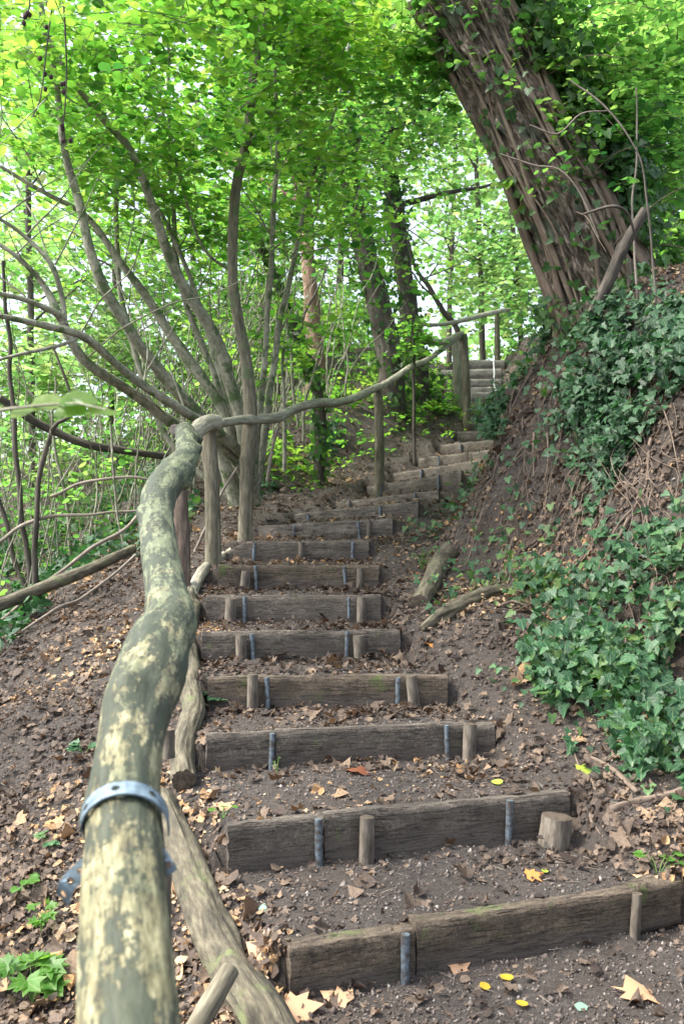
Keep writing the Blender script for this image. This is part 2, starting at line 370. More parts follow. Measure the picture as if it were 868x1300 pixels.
def tube(mb, pts, rad, seg=10, step=.05, rough=.06, rf=18, along=5, seed=0, ridge=0, rk=9, knots=0, caps=True, capmi=0, wob=0, s0=0.0):
    """tapered irregular limb along a curve; rough = bumps, ridge = lengthwise bark ridges"""
    if np.isscalar(rad): rad = [rad] * len(pts)
    C_, R = spline(pts, rad, step)
    if wob:
        for a in range(3): C_[:, a] += wob * vn(np.arange(len(C_)) * step * 3, a * 7.7, seed)
    n = len(C_)
    T = np.gradient(C_, axis=0); T /= np.linalg.norm(T, axis=1, keepdims=True) + 1e-9
    s = np.concatenate([[0], np.cumsum(np.linalg.norm(np.diff(C_, axis=0), axis=1))]) + s0
    up = np.array([0, 0, 1.]) if abs(T[0, 2]) < .9 else np.array([1., 0, 0])
    X = np.zeros((n, 3)); x = np.cross(up, T[0]); x /= np.linalg.norm(x)
    for i in range(n):
        x = x - T[i] * np.dot(x, T[i]); x /= np.linalg.norm(x); X[i] = x
    Yv = np.cross(T, X)
    th = np.arange(seg) / seg * 2 * np.pi
    c, sn = np.cos(th)[None, :], np.sin(th)[None, :]
    rr = R[:, None] * np.ones((1, seg)); S2 = s[:, None]
    k = 1 + rough * fbm(c * 1.3 + seed, sn * 1.3, S2 * along, seed)
    if ridge:
        w = vn(c * rk, sn * rk, S2 * 2.2, seed + 3) + .6 * vn(c * rk * 2.1, sn * rk * 2.1, S2 * 4, seed + 5)
        k = k - ridge * (1 - np.abs(w))
    if knots:
        for q in range(knots):
            r_ = np.random.default_rng(seed * 31 + q)
            sc, tcn = s0 + r_.uniform(.1, .95) * (s[-1] - s0), r_.uniform(0, 6.28)
            dth = (th[None, :] - tcn + np.pi) % (2 * np.pi) - np.pi
            rad0 = R.mean()
            k = k + .35 * np.exp(-((S2 - sc) / (rad0 * .9)) ** 2 - (dth / .5) ** 2)
    rr = rr * k
    V = C_[:, None, :] + rr[..., None] * (c[..., None] * X[:, None, :] + sn[..., None] * Yv[:, None, :])
    A = np.stack([rr * c, rr * sn, S2 + 0 * rr], -1)
    i = np.arange(n - 1)[:, None] * seg; j = np.arange(seg)[None, :]; j2 = (j + 1) % seg
    Fq = np.stack([i + j, i + j2, i + seg + j2, i + seg + j], -1).reshape(-1, 4)
    mb.add(V.reshape(-1, 3), Fq, A.reshape(-1, 3))
    if caps:
        for e, rv in ((0, True), (n - 1, False)):
            ring = V[e]; ctr = ring.mean(0)
            mid = ctr + (ring - ctr) * .55 + T[e] * R[e] * (.04 if e else -.04)
            VV = np.vstack([ring, mid, ctr[None]])
            ff = []
            for q in range(seg):
                q2 = (q + 1) % seg
                a = (q, q2, seg + q2, seg + q); b_ = (seg + q, seg + q2, 2 * seg)
                ff += [a[::-1], b_[::-1]] if rv else [a, b_]
            mb.add(VV, ff, VV, capmi)
    return C_, R, V

def limb(name, mat, pxs, parent=None, end=None, **k):
    """pxs: (px,py,Y,width_px) rows -> tube"""
    a = np.array(pxs, float)
    pts = P(a[:, 0], a[:, 1], a[:, 2]); rad = a[:, 3] * a[:, 2] / F / 2
    mb = MB(); tube(mb, pts, rad, capmi=1 if end else 0, **k)
    return mb.build(name, mat, parent, mats=(end,) if end else ())

T_HAZEL = np.array([(0, 0), (.27, .06), (.44, .34), (.40, .66), (.2, .9), (0, 1.05)])
T_SIMPLE = np.array([(0, 0), (.40, .25), (.38, .7), (0, 1.0)])
T_IVY = np.array([(0, 0), (.28, -.2), (.58, .08), (.33, .30), (.36, .52), (0, 1.0)])
T_MAPLE = np.array([(0, 0), (.28, -.1), (.66, .12), (.38, .32), (.60, .74), (.25, .62), (0, 1.05)])
T_BIT = np.array([(0, 0), (.33, .2), (.22, .8), (0, .85)])

def leaves(name, pos, axis, nrm, size, tm, mat, parent=None, fold=.15, curl=.2, wid=1.0, jitter=0, smooth=False):
    n = len(pos); m = len(tm)
    r_ = np.random.default_rng(n + m)
    ax = axis / (np.linalg.norm(axis, axis=1, keepdims=True) + 1e-9)
    X = np.cross(ax, nrm); X /= np.linalg.norm(X, axis=1, keepdims=True) + 1e-9
    Nn = np.cross(X, ax)
    half = tm; other = tm[1:-1] * np.array([-1, 1])
    uv = np.vstack([half, other]); nv = len(uv)
    uvn = np.repeat(uv[None], n, 0).astype(float)
    if jitter:
        uvn = uvn + r_.normal(0, jitter, uvn.shape)
    u, v = uvn[..., 0] * wid, uvn[..., 1]
    fo = (fold * r_.uniform(-.3, 1.3, (n, 1))); cu = r_.normal(0, curl, (n, 1)); cv = r_.normal(0, curl, (n, 1))
    w = fo * np.abs(u) + cu * u * u * 2 + cv * (v - .45) ** 2
    if jitter: w = w + r_.normal(0, jitter * .7, w.shape)
    sz = size[:, None]
    V = pos[:, None, :] + (sz * u)[..., None] * X[:, None] + (sz * v)[..., None] * ax[:, None] + (sz * w)[..., None] * Nn[:, None]
    f1 = np.arange(m); f2 = np.array([m - 1] + list(range(nv - 1, m - 1, -1)) + [0])
    f2 = np.array([0, m - 1] + list(range(nv - 1, m - 1, -1)))
    base = (np.arange(n) * nv)[:, None, None]
    L = (np.stack([f1, f2])[None] + base).reshape(-1)
    me = bpy.data.meshes.new(name)
    me.vertices.add(n * nv); me.vertices.foreach_set('co', V.astype(np.float32).ravel())
    me.loops.add(len(L)); me.loops.foreach_set('vertex_index', L.astype(np.int32))
    me.polygons.add(2 * n); me.polygons.foreach_set('loop_start', (np.arange(2 * n) * m).astype(np.int32))
    me.update(calc_edges=True)
    at = me.attributes.new('blade', 'FLOAT_VECTOR', 'POINT'); at.data.foreach_set('vector', np.stack([u, v, 0 * u], -1).astype(np.float32).ravel())
    return link(me, name, mat, parent)

def rdir(n, r=rng):
    v = r.normal(0, 1, (n, 3)); return v / np.linalg.norm(v, axis=1, keepdims=True)

def sprays(centers, per, length, size, r, flat=.35, sag=.15):
    """leafy twigs: leaves left and right of a mostly horizontal twig"""
    n = len(centers)
    az = r.uniform(0, 2 * np.pi, n)
    d = np.stack([np.cos(az), np.sin(az), r.normal(-.05, .25, n)], -1)
    side = np.stack([-np.sin(az), np.cos(az), r.normal(0, .15, n)], -1)
    t = (np.arange(per) + .5) / per
    ln = length * r.uniform(.6, 1.3, n)
    pos = centers[:, None] + d[:, None] * (ln[:, None] * t)[..., None]
    pos[..., 2] -= sag * (ln[:, None] * t) ** 2
    sg = np.where(np.arange(per) % 2, 1, -1)[None, :, None]
    axd = d[:, None] * .55 + side[:, None] * sg + r.normal(0, .25, (n, per, 3)); axd[..., 2] -= .22
    nn = np.array([0, 0, 1.]) + r.normal(0, flat, (n, per, 3))
    sz = size * r.uniform(.6, 1.25, (n, per)) * (1.1 - .35 * t[None])
    pos = pos + r.normal(0, size * .25, pos.shape)
    tips = centers + d * ln[:, None]; tips[:, 2] -= sag * ln ** 2
    return pos.reshape(-1, 3), axd.reshape(-1, 3), nn.reshape(-1, 3), sz.ravel(), centers, tips

def twigs(name, a, b_, r0, mat, parent):
    n = len(a); d = b_ - a; d /= np.linalg.norm(d, axis=1, keepdims=True) + 1e-9
    x = np.cross(d, np.array([0, 0, 1.])) + 1e-6; x /= np.linalg.norm(x, axis=1, keepdims=True); y = np.cross(d, x)
    V = []
    for e, rr in ((a, r0), (b_, r0 * .4)):
        for q in range(3):
            an = q * 2.094; V.append(e + rr * (math.cos(an) * x + math.sin(an) * y))
    V = np.stack(V, 1).reshape(-1, 3)
    f = np.array([(0, 1, 4, 3), (1, 2, 5, 4), (2, 0, 3, 5)])
    L = (f[None] + (np.arange(n) * 6)[:, None, None]).reshape(-1)
    me = bpy.data.meshes.new(name); me.vertices.add(len(V)); me.vertices.foreach_set('co', V.astype(np.float32).ravel())
    me.loops.add(len(L)); me.loops.foreach_set('vertex_index', L.astype(np.int32))
    me.polygons.add(3 * n); me.polygons.foreach_set('loop_start', (np.arange(3 * n) * 4).astype(np.int32)); me.update(calc_edges=True)
    at = me.attributes.new('bark', 'FLOAT_VECTOR', 'POINT'); at.data.foreach_set('vector', V.astype(np.float32).ravel())
    return link(me, name, mat, parent)

def blobs(spec, r):
    """spec rows: px,py,rx,ry,Y,dY,n -> points spread through soft volumes, unevenly"""
    out = []
    for px, py, rx, ry, Y, dY, n in spec:
        n = int(n); q = r.normal(0, .5, (n * 2, 3))
        y = Y + dY * r.uniform(-1, 1, n * 2)
        p = P(px + rx * q[:, 0] * 1.3, py + ry * q[:, 1] * 1.3, y)
        k = vn(p[:, 0] * 1.1, p[:, 1] * 1.1, p[:, 2] * 1.5, 77)
        p = p[k > np.quantile(k, .5)][:n]
        out.append(p)
    return np.vstack(out)

# ------------------------------------------------------------------ ground
def grid_lines():
    xs = [-0.0]
    x = -1.6
    xs = list(np.arange(-1.6, 3.6, .035))
    s = .035; x = xs[-1]
    while x < 90: s = min(s * 1.06, 4); x += s; xs.append(x)
    s = .035; x = -1.6; left = []
    while x > -90: s = min(s * 1.06, 4); x -= s; left.append(x)
    xs = left[::-1] + xs
    ys = list(np.arange(2.2, 7.6, .026)); y = ys[-1]
    while y < 19: y += .036; ys.append(y)
    s = .036
    while y < 170: s = min(s * 1.08, 4); y += s; ys.append(y)
    low = []; s = .03; y = 2.2
    while y > -6: s = min(s * 1.1, .5); y -= s; low.append(y)
    return np.array(xs), np.array(low[::-1] + ys)
gx, gy = grid_lines()
XX, YY = np.meshgrid(gx, gy)
ZZ = np.vstack([G(XX[i:i + 60], YY[i:i + 60]) for i in range(0, len(gy), 60)])
me = bpy.data.meshes.new('ground')
nx, ny = len(gx), len(gy)
V = np.stack([XX, YY, ZZ], -1).reshape(-1, 3)
me.vertices.add(len(V)); me.vertices.foreach_set('co', V.astype(np.float32).ravel())
i = (np.arange(ny - 1) * nx)[:, None] + np.arange(nx - 1)[None]
Q = np.stack([i, i + 1, i + nx + 1, i + nx], -1).reshape(-1)
me.loops.add(len(Q)); me.loops.foreach_set('vertex_index', Q.astype(np.int32))
me.polygons.add(len(Q) // 4); me.polygons.foreach_set('loop_start', (np.arange(len(Q) // 4) * 4).astype(np.int32))
me.update(calc_edges=True); me.polygons.foreach_set('use_smooth', [True] * len(me.polygons))
tag(link(me, 'ground', M['soil']), kind='structure')

# ------------------------------------------------------------------ the steps
def plank(mb, A, B, h, thick, seed, cutl=0, wear=.006):
    """board from A to B (top front edge), h high, thick deep, worn edges"""
    A = np.array(A, float); B = np.array(B, float)
    d = B - A; Ln = np.linalg.norm(d); d /= Ln
    bk = np.array([-d[1], d[0], 0]); bk /= np.linalg.norm(bk)
    up = np.array([0, 0, 1.])
    nl = max(12, int(Ln / .022)); nh = 9; nt_ = 4
    # section outline going round: front bottom->front top->back top->back bottom
    sec = [(0, -h + h * k / nh) for k in range(nh)] + [(.004, -.0)] + [(thick * k / nt_, .0) for k in range(1, nt_)] + [(thick, -.004), (thick, -h)]
    sec = np.array(sec); ns = len(sec)
    t = np.linspace(0, 1, nl + 1)
    tt = t[:, None] * Ln
    so, su = sec[None, :, 0], sec[None, :, 1]
    no = .0045 * fbm(tt * 9 + seed * 3.1, su * 14, so * 20, seed) + .002 * vn(tt * 60, su * 60, so * 60, seed)
    nu = wear * fbm(tt * 5, seed * 1.7, so * 12, seed + 2) + .0025 * vn(tt * 45, so * 30, seed, 3)
    o = so + np.where(so < thick * .5, -no, no); u = su + np.where(su > -h * .9, nu * (1 + su / h), 0)
    if cutl:
        u = np.where(tt < cutl, np.minimum(u, -.10 * (1 - tt / cutl) ** 1.3 + nu), u)
    Vv = A + d * tt[..., None] + bk * o[..., None] + up * u[..., None]
    endw = .004 * vn(su * 40, so * 40, seed)
    Vv[0] += -d * endw[0][:, None]; Vv[-1] += d * endw[0][:, None]
    a_ = np.stack([tt + 0 * o + seed * 1.37, o + 0 * tt, u], -1)
    i = (np.arange(nl) * ns)[:, None]; j = np.arange(ns)[None]; j2 = (j + 1) % ns
    Fq = np.stack([i + j, i + j2, i + ns + j2, i + ns + j], -1).reshape(-1, 4)[:, ::-1]
    mb.add(Vv.reshape(-1, 3), Fq, a_.reshape(-1, 3))
    for e in (0, nl):
        ring = Vv[e]; f = [tuple(range(ns))] if e == 0 else [tuple(range(ns))[::-1]]
        mb.add(ring, f, a_[e])
    return d, bk

# hardware seen in front of every board: (kind, px, top py, bottom py, width px)
HW = {
 0: [('m', 510, 1186, 1262, 13), ('w', 797, 1134, 1200, 13)],
 1: [('m', 403, 1040, 1122, 11), ('w', 460, 1037, 1114, 19), ('m', 641, 1016, 1102, 10), ('w', 687, 1036, 1098, 41)],
 2: [('m', 343, 931, 986, 8), ('m', 566, 921, 968, 7), ('w', 590, 919, 970, 18)],
 3: [('w', 321, 856, 900, 15), ('m', 341, 860, 900, 7), ('m', 503, 860, 898, 7), ('w', 526, 858, 898, 15)],
 4: [('w', 307, 806, 842, 14), ('m', 323, 805, 841, 7), ('m', 438, 801, 841, 6), ('w', 456, 807, 839, 15)],
 5: [('w', 293, 760, 791, 15), ('m', 310, 757, 791, 6), ('m', 443, 759, 788, 5), ('w', 458, 758, 788, 12)],
 6: [('w', 311, 725, 752, 12), ('m', 326, 718, 752, 5), ('m', 440, 719, 748, 5), ('w', 456, 722, 748, 9)],
 7: [('m', 321, 689, 718, 5), ('w', 382, 688, 718, 8), ('m', 446, 688, 717, 5)],
 8: [('m', 373, 668, 685, 4), ('m', 458, 662, 682, 4), ('w', 469, 660, 680, 6)],
 9: [('m', 393, 652, 667, 4), ('m', 483, 642, 659, 4)],
 10: [('m', 444, 636, 648, 4), ('m', 527, 626, 640, 4)],
 11: [('m', 484, 616, 630, 4), ('m', 558, 603, 616, 4)],
 12: [('m', 535, 596, 610, 4)], 13: [('m', 559, 579, 592, 3)], 14: [('m', 585, 563, 574, 3)],
 18: [('m', 618, 511, 521, 3)], 21: [('m', 571, 482, 490, 3)],
}
DESC = ['lowest plank step, a long skewed board split near its left rod', 'second plank step from the bottom with a broad cut stub at its right',
 'third plank step from the bottom, right end block mossy and rounded', 'fourth plank step from the bottom held by two rods and two short stakes',
 'fifth plank step from the bottom with a round pale stake near its right end', 'sixth plank step from the bottom, grey board with litter tread below it',
 'seventh plank step from the bottom, board directly under the cut-cornered one', 'eighth plank step from the bottom with its left top corner cut off',
 'ninth plank step from the bottom with moss at its right end', 'tenth plank step from the bottom, first one turning right up the slope',
 'eleventh plank step from the bottom, thin board curving right', 'twelfth plank step from the bottom right of the lone rail post',
 'thirteenth plank step from the bottom, right end behind the ivy bank', 'fourteenth plank step from the bottom, pale rod in its face',
 'fifteenth plank step from the bottom, mostly behind the ivy bank', 'sixteenth plank step from the bottom below the twin rail posts',
 'seventeenth plank step from the bottom just right of the twin posts foot', 'eighteenth plank step from the bottom beside the twin rail posts',
 'nineteenth plank step from the bottom, sixth counted down from the top', 'fifth plank step down from the top, tall smooth pale board',
 'fourth plank step down from the top, thin pale board', 'third plank step down from the top, pale board reaching behind the twin posts',
 'second plank step down from the top, the widest pale board up there', 'topmost plank step, pale board under the far end post']
for i in range(NS):
    rise = SM[i, 2] - (SM[i - 1, 2] if i else -1.425)
    root = thing('plank_step', SM[i] - np.array([0, 0, rise]), DESC[i], 'step', 'plank steps climbing the slope')
    mb = MB(); th = .062 if i else .07
    A, B = SL[i].copy(), SR[i].copy()
    mt = M['plank_pale'] if i >= 19 else (M['plank_mid'] if i >= 8 else M['plank'] if i % 3 else M['plank_brown'])  # lighter colours up the flight, raised to make up for the shade there
    def at(q): return A * (1 - q) + B * q
    h = rise + .05
    if i == 0:
        plank(mb, at(0), at(.285), h - .02, th, 41, wear=.014); plank(mb, at(.288) + [0, 0, .012], at(.868), h, th, 42)
        plank(mb, at(.872) - [0, 0, .01], at(1), h - .07, th + .02, 43, wear=.03)
    elif i == 1:
        plank(mb, at(0), at(.255) , h, th, 51, wear=.012); plank(mb, at(.258) + [0, 0, .006], at(1), h, th, 52)
    elif i == 2:
        plank(mb, at(0), at(.225), h, th, 61); plank(mb, at(.228) + [0, 0, .006], at(.9), h, th, 62); plank(mb, at(.905) + [0, .02, 0], at(1), h - .03, th + .03, 63, wear=.02)
    elif i == 7:
        plank(mb, at(0), at(.20), h, th, 71, cutl=.2); plank(mb, at(.205), at(.52), h, th, 72); plank(mb, at(.525), at(1), h, th, 73)
    else:
        plank(mb, A, B, h, th, 80 + i)
    mb.build('board', mt, root)
    d = (B - A) / np.linalg.norm(B - A)
    fr = np.array([d[1], -d[0], 0]); fr /= np.linalg.norm(fr)
    for q, (kd, px, ty, by, w) in enumerate(HW.get(i, [])):
        # x along the board at that pixel
        ts = np.linspace(0, 1, 400); pp = A[None] * (1 - ts[:, None]) + B[None] * ts[:, None]
        t = ts[np.argmin(abs(proj(pp)[0] - px))]
        c = at(t); r0 = w * c[1] / F / 2
        c = c + fr * (r0 + .006)
        top = P(px, ty, c[1])[2]; bot = G(c[0], c[1] - .02) - .06
        top = max(top, bot + .1)
        ln = np.array([rng.normal(0, .012), rng.normal(0, .01), 0])
        mb = MB()
        if kd == 'm':
            tube(mb, [[c[0], c[1], bot], [c[0] + ln[0], c[1], top]], r0 * .9, seg=10, step=.03, rough=.02, caps=True)
            mb.build('steel_rod', M['steel'], root)
        else:
            tube(mb, [[c[0], c[1], bot], [c[0] + ln[0], c[1], top]], [r0 * 1.04, r0 * .96], seg=16, step=.02, rough=.10, ridge=.05, rk=3, seed=q + i * 5, capmi=1)
            mb.build('wooden_stake', M['stake'], root, mats=(M['endgrain'],))

# ------------------------------------------------------------------ handrails
root = thing('handrail_log', P(165, 1300, .95), 'thick crooked barkless log handrail in the foreground with steel strap', 'handrail', 'log handrails along the steps')
RAIL = [(172, 1480, .80, 150), (165, 1300, .95, 131), (161, 1200, 1.05, 118), (159, 1100, 1.17, 104), (160, 1000, 1.32, 87), (165, 950, 1.42, 85), (173, 900, 1.55, 90), (189, 853, 1.72, 93), (201, 818, 1.9, 81),
        (216, 790, 2.1, 68), (210, 750, 2.35, 54), (203, 700, 2.7, 49), (199, 660, 3.1, 44), (204, 625, 3.5, 45), (221, 600, 3.95, 42), (237, 578, 4.5, 31), (235, 548, 5.6, 26)]
a = np.array(RAIL, float); pts = P(a[:, 0], a[:, 1], a[:, 2]); rad = a[:, 3] * a[:, 2] / F / 2
mb = MB(); RC, RR_, RV = tube(mb, pts, rad, seg=48, step=.012, rough=.055, along=4, seed=4, ridge=.055, rk=4, knots=11, capmi=1)
mb.build('rail_log', M['rail_wood'], root, mats=(M['endgrain'],))

# steel strap wrapped round the log: a perforated strip mapped onto a helix
def strap(name, center, tdir, r, a0, a1, w, shift, parent):
    tdir = tdir / np.linalg.norm(tdir)
    xx = np.cross(tdir, [0, 0, 1.]); xx /= np.linalg.norm(xx); zz = np.cross(xx, tdir)
    Ln = abs(a1 - a0) * r; cells = max(2, int(Ln / .022)); cw = Ln / cells
    mb = MB(); off = 0
    def mp(s, q, lift):
        f = s / Ln; an = a0 + (a1 - a0) * f
        rr = r + lift
        return center + tdir * (q + shift * f) + rr * (math.cos(an) * xx + math.sin(an) * zz)
    for lift, rev in ((.0015, True), (.004, False)):
        for c_ in range(cells):
            s0 = c_ * cw; hole = c_ % 2 == 0; sc = s0 + cw / 2
            sq = [(-1, -1), (0, -1), (1, -1), (1, 0), (1, 1), (0, 1), (-1, 1), (-1, 0)]
            outer = [mp(sc + x * cw / 2, y * w / 2, lift) for x, y in sq]
            if hole:
                hr = .0055
                inner = [mp(sc + hr * math.cos(math.atan2(y, x)), hr * math.sin(math.atan2(y, x)), lift) for x, y in sq]
                ff = [(k, (k + 1) % 8, 8 + (k + 1) % 8, 8 + k) for k in range(8)]
                VV = np.array(outer + inner)
            else:
                VV = np.array(outer + [mp(sc, 0, lift)]); ff = [(k, (k + 1) % 8, 8) for k in range(8)]
            mb.add(VV, [f[::-1] for f in ff] if rev else ff)
    # edges
    n = 40
    for e in (-1, 1):
        A_ = [mp(Ln * k / n, e * w / 2, .0015) for k in range(n + 1)]; B_ = [mp(Ln * k / n, e * w / 2, .004) for k in range(n + 1)]
        mb.add(np.array(A_ + B_), [(k, k + 1, n + 2 + k, n + 1 + k) for k in range(n)])
    o = mb.build(name, M['galvanised'], parent, smooth=False); return o
i0 = int(np.argmin(abs(proj(RC)[1] - 1052)))
td = RC[i0 + 3] - RC[i0 - 3]
strap('steel_strap', RC[i0], td, RR_[i0] * 1.07, -.15, math.pi + .15, .027, .012, root)
def ribbon(name, pts, wv, w, parent):
    pts, _ = spline(np.array(pts), np.ones(len(pts)), .01); L = np.concatenate([[0], np.cumsum(np.linalg.norm(np.diff(pts, axis=0), axis=1))])
    cells = max(2, int(L[-1] / .02)); cw = L[-1] / cells; mb = MB(); wv = np.array(wv, float); wv /= np.linalg.norm(wv)
    tn = pts[-1] - pts[0]; nn = np.cross(tn, wv); nn /= np.linalg.norm(nn)
    def mp(s_, q, lift): return np.array([np.interp(s_, L, pts[:, k]) for k in range(3)]) + wv * q + nn * lift
    for lift, rev in ((-.001, False), (.0015, True)):
        for c_ in range(cells):
            sc = c_ * cw + cw / 2; sq = [(-1, -1), (0, -1), (1, -1), (1, 0), (1, 1), (0, 1), (-1, 1), (-1, 0)]
            VV = np.array([mp(sc + x * cw / 2, y * w / 2, lift) for x, y in sq] + [mp(sc + .005 * math.cos(math.atan2(y, x)), .005 * math.sin(math.atan2(y, x)), lift) for x, y in sq])
            ff = [(k, (k + 1) % 8, 8 + (k + 1) % 8, 8 + k) for k in range(8)]
            mb.add(VV, [f[::-1] for f in ff] if rev else ff)
    return mb.build(name, M['galvanised'], parent, smooth=False)
ribbon('steel_strap', [P(122, 1088, 1.20), P(100, 1108, 1.17), P(85, 1124, 1.15), P(80, 1142, 1.16)], [.77, 0, -.64], .021, root)
ribbon('steel_strap', [P(200, 1078, 1.2), P(212, 1094, 1.18), P(219, 1108, 1.18)], [.83, .1, .55], .014, root)

def post(px, topy, basey, Y, wpx, label, mat='bark_post', seed=0, lean=(0, 0), name='rail_post', ridge=.06, top_px=None):
    b0 = P(px, basey, Y); t0 = P(top_px if top_px else px, topy, Y); r0 = wpx * Y / F / 2
    b0[2] = min(b0[2], G(b0[0], b0[1])) - .12
    root = thing(name, [b0[0], b0[1], b0[2] + .1], label, 'post', 'posts holding the handrails')
    mb = MB(); mid = (b0 + t0) / 2 + [r0 * .25, 0, 0]
    tube(mb, [b0, mid, t0], [r0 * 1.12, r0 * 1.0, r0 * .92], seg=24, step=.03, rough=.10, ridge=ridge, rk=3, seed=seed, capmi=1, knots=3)
    mb.build('shaft', M[mat], root, mats=(M['endgrain'],)); return root
post(160, 1090, 1500, 1.40, 122, 'rough brown post under the foreground rail below the steel strap', 'split_wood', 3, ridge=.12)
post(231, 606, 705, 6.4, 21, 'split reddish brown post half hidden behind the crooked foreground rail', 'split_wood', 5, ridge=.15, top_px=228)
post(271, 545, 716, 6.85, 20, 'grey barked post where the foreground rail meets the next log', seed=7, top_px=265)
post(480, 494, 592, 10.7, 12, 'lone slim brown post on bare soil left of the curving steps', 'bark_post', 9)
post(592, 425, 528, 14.3, 11, 'front grey-green post of the twin pair beside the upper steps', 'bark_post', 11, top_px=588)
post(581, 428, 506, 14.8, 11, 'rear pale post of the twin pair beside the upper steps', 'rail_far', 13, top_px=577)
post(630, 397, 452, 19.5, 7, 'small far post under the end of the top rail', 'bark_post', 15)

def rail(rows, label, mat='rail_far', seed=1, knots=4, **k):
    o = limb('handrail_log', M[mat], rows, end=M['endgrain'], seg=16, step=.03, rough=.12, along=5, seed=seed, knots=knots, **k)
    return tag(o, label, 'handrail', 'log handrails along the steps')
rail([(222, 545, 6.2, 14), (238, 552, 6.4, 19), (252, 545, 6.55, 20), (262, 538, 6.7, 22), (273, 536, 6.85, 21)], 'short knobbly log joining two rails on top of the grey barked post', seed=21)
rail([(270, 540, 6.9, 12), (300, 534, 7.3, 11), (330, 532, 7.7, 13), (352, 530, 8.0, 13), (375, 519, 8.4, 12), (400, 512, 8.8, 12), (430, 511, 9.4, 11), (455, 503, 10, 10), (480, 491, 10.7, 10)],
     'long wavy grey log rail running past the hazel to the lone post', seed=23, ridge=.04, rk=3)
rail([(478, 494, 10.7, 9), (500, 480, 11.4, 8), (523, 465, 12.2, 8), (540, 458, 12.9, 7), (560, 444, 13.6, 7), (584, 426, 14.3, 6)], 'pale log rail climbing from the lone post to the twin posts', seed=25)
rail([(529, 413, 12.2, 6), (538, 427, 12.6, 8), (551, 434, 13.1, 9), (565, 433, 13.7, 8), (586, 423, 14.3, 6)], 'short sagging forked branch tied against the twin posts', seed=27)
rail([(527, 412, 12.2, 5), (560, 412, 13.2, 5), (590, 406, 14.4, 6), (625, 397, 18, 6), (650, 393, 19.3, 5), (674, 392, 20.3, 5)], 'thin top rail of pale branch leading right to the far post', seed=29)
# tape strip hanging near the top
mb = MB()
for q, (rows) in enumerate([[(626, 458, 15.9), (627, 475, 15.7), (626, 484, 15.6), (629, 497, 15.5)]]):
    a = np.array(rows, float); pts = P(a[:, 0], a[:, 1], a[:, 2]); tube(mb, pts, .012, seg=6, step=.05, rough=.1)
tag(mb.build('tape', M['tape']), 'white strip of tape hanging over the upper pale steps', 'tape')

# ------------------------------------------------------------------ logs and roots on the ground
def ground_limb(name, mat, rows, label, cat, sink=.3, seed=0, group=None, end=None, **k):
    """rows: px,py,width px: laid on the ground where the pixel meets it"""
    pts = []; rad = []
    for px, py, w in rows:
        p = onground(px, py); r0 = w * p[1] / F / 2
        n = GN(p[0], p[1]); p = p + n * r0 * (1 - 2 * sink)
        pts.append(p); rad.append(r0)
    mb = MB(); tube(mb, pts, rad, seed=seed, capmi=1 if end else 0, **k)
    o = mb.build(name, M[mat], mats=(M[end],) if end else ())
    return tag(o, label, cat, group)
ground_limb('edge_log', 'log_bark', [(207, 1020, 34), (232, 1085, 46), (258, 1150, 54), (288, 1225, 60), (325, 1300, 66), (350, 1350, 70)], 'long barked log lying beside the lowest steps next to the rail', 'log', .25, 31, 'logs edging the steps', 'endgrain', seg=40, step=.012, rough=.10, ridge=.24, rk=5)
ground_limb('edge_log', 'log_bark', [(236, 1003, 34), (241, 960, 34), (247, 915, 33), (247, 880, 32)], 'cut log with round end grain showing left of the third step', 'log', .1, 33, 'logs edging the steps', 'endgrain', seg=40, step=.012, rough=.09, ridge=.2, rk=5)
ground_limb('edge_log', 'log_bark', [(247, 880, 30), (240, 845, 28), (238, 815, 26), (240, 785, 24), (244, 760, 22)], 'twisted gnarled log left of the fourth and fifth steps', 'log', .2, 35, 'logs edging the steps', 'endgrain', seg=28, step=.015, rough=.22, ridge=.10, rk=3, knots=6)
ground_limb('edge_log', 'rail_far', [(244, 765, 18), (252, 742, 16), (266, 724, 15), (284, 708, 11), (296, 699, 8)], 'pale slender log curving up to the cut-cornered step', 'log', .1, 37, 'logs edging the steps', 'endgrain', seg=22, step=.02, rough=.2, ridge=.07, rk=3)
ground_limb('short_log', 'log_bark', [(534, 772, 24), (548, 745, 27), (563, 720, 27), (580, 699, 25)], 'short mossy log lying aslant on the leafy bank right of the steps', 'log', .2, 39, None, 'endgrain', seg=32, step=.02, rough=.10, ridge=.08, rk=3)
ground_limb('rotten_branch', 'log_bark', [(535, 803, 10), (560, 790, 22), (590, 775, 22), (620, 760, 18), (650, 752, 14), (685, 745, 12)], 'split rotten branch lying on the bank below the short mossy log', 'branch', .15, 43, None, 'endgrain', seg=24, step=.02, rough=.25, ridge=.2, rk=3)
def free_limb(name, mat, rows, label, cat, group=None, end=None, **k):
    o = limb(name, M[mat], rows, end=M[end] if end else None, **k); return tag(o, label, cat, group)
free_limb('broken_stick', 'bark_post', [(240, 1320, 2.55, 26), (268, 1272, 2.62, 27), (292, 1232, 2.72, 24)], 'short broken bark stick leaning on the long barked log', 'stick', end='endgrain', seg=20, step=.015, rough=.1, ridge=.08, rk=3, seed=5)
free_limb('small_stake', 'stake', [(214, 962, 4.0, 16), (214, 926, 4.0, 16)], 'small squat stake between rail and cut log', 'stake', end='endgrain', seg=12, step=.02, rough=.1)
free_limb('small_stick', 'stake', [(272, 836, 5.6, 9), (262, 815, 5.75, 10), (257, 800, 5.85, 9)], 'small leaning stick at the left end of the fifth step', 'stick', end='endgrain', seg=12, step=.02, rough=.1)
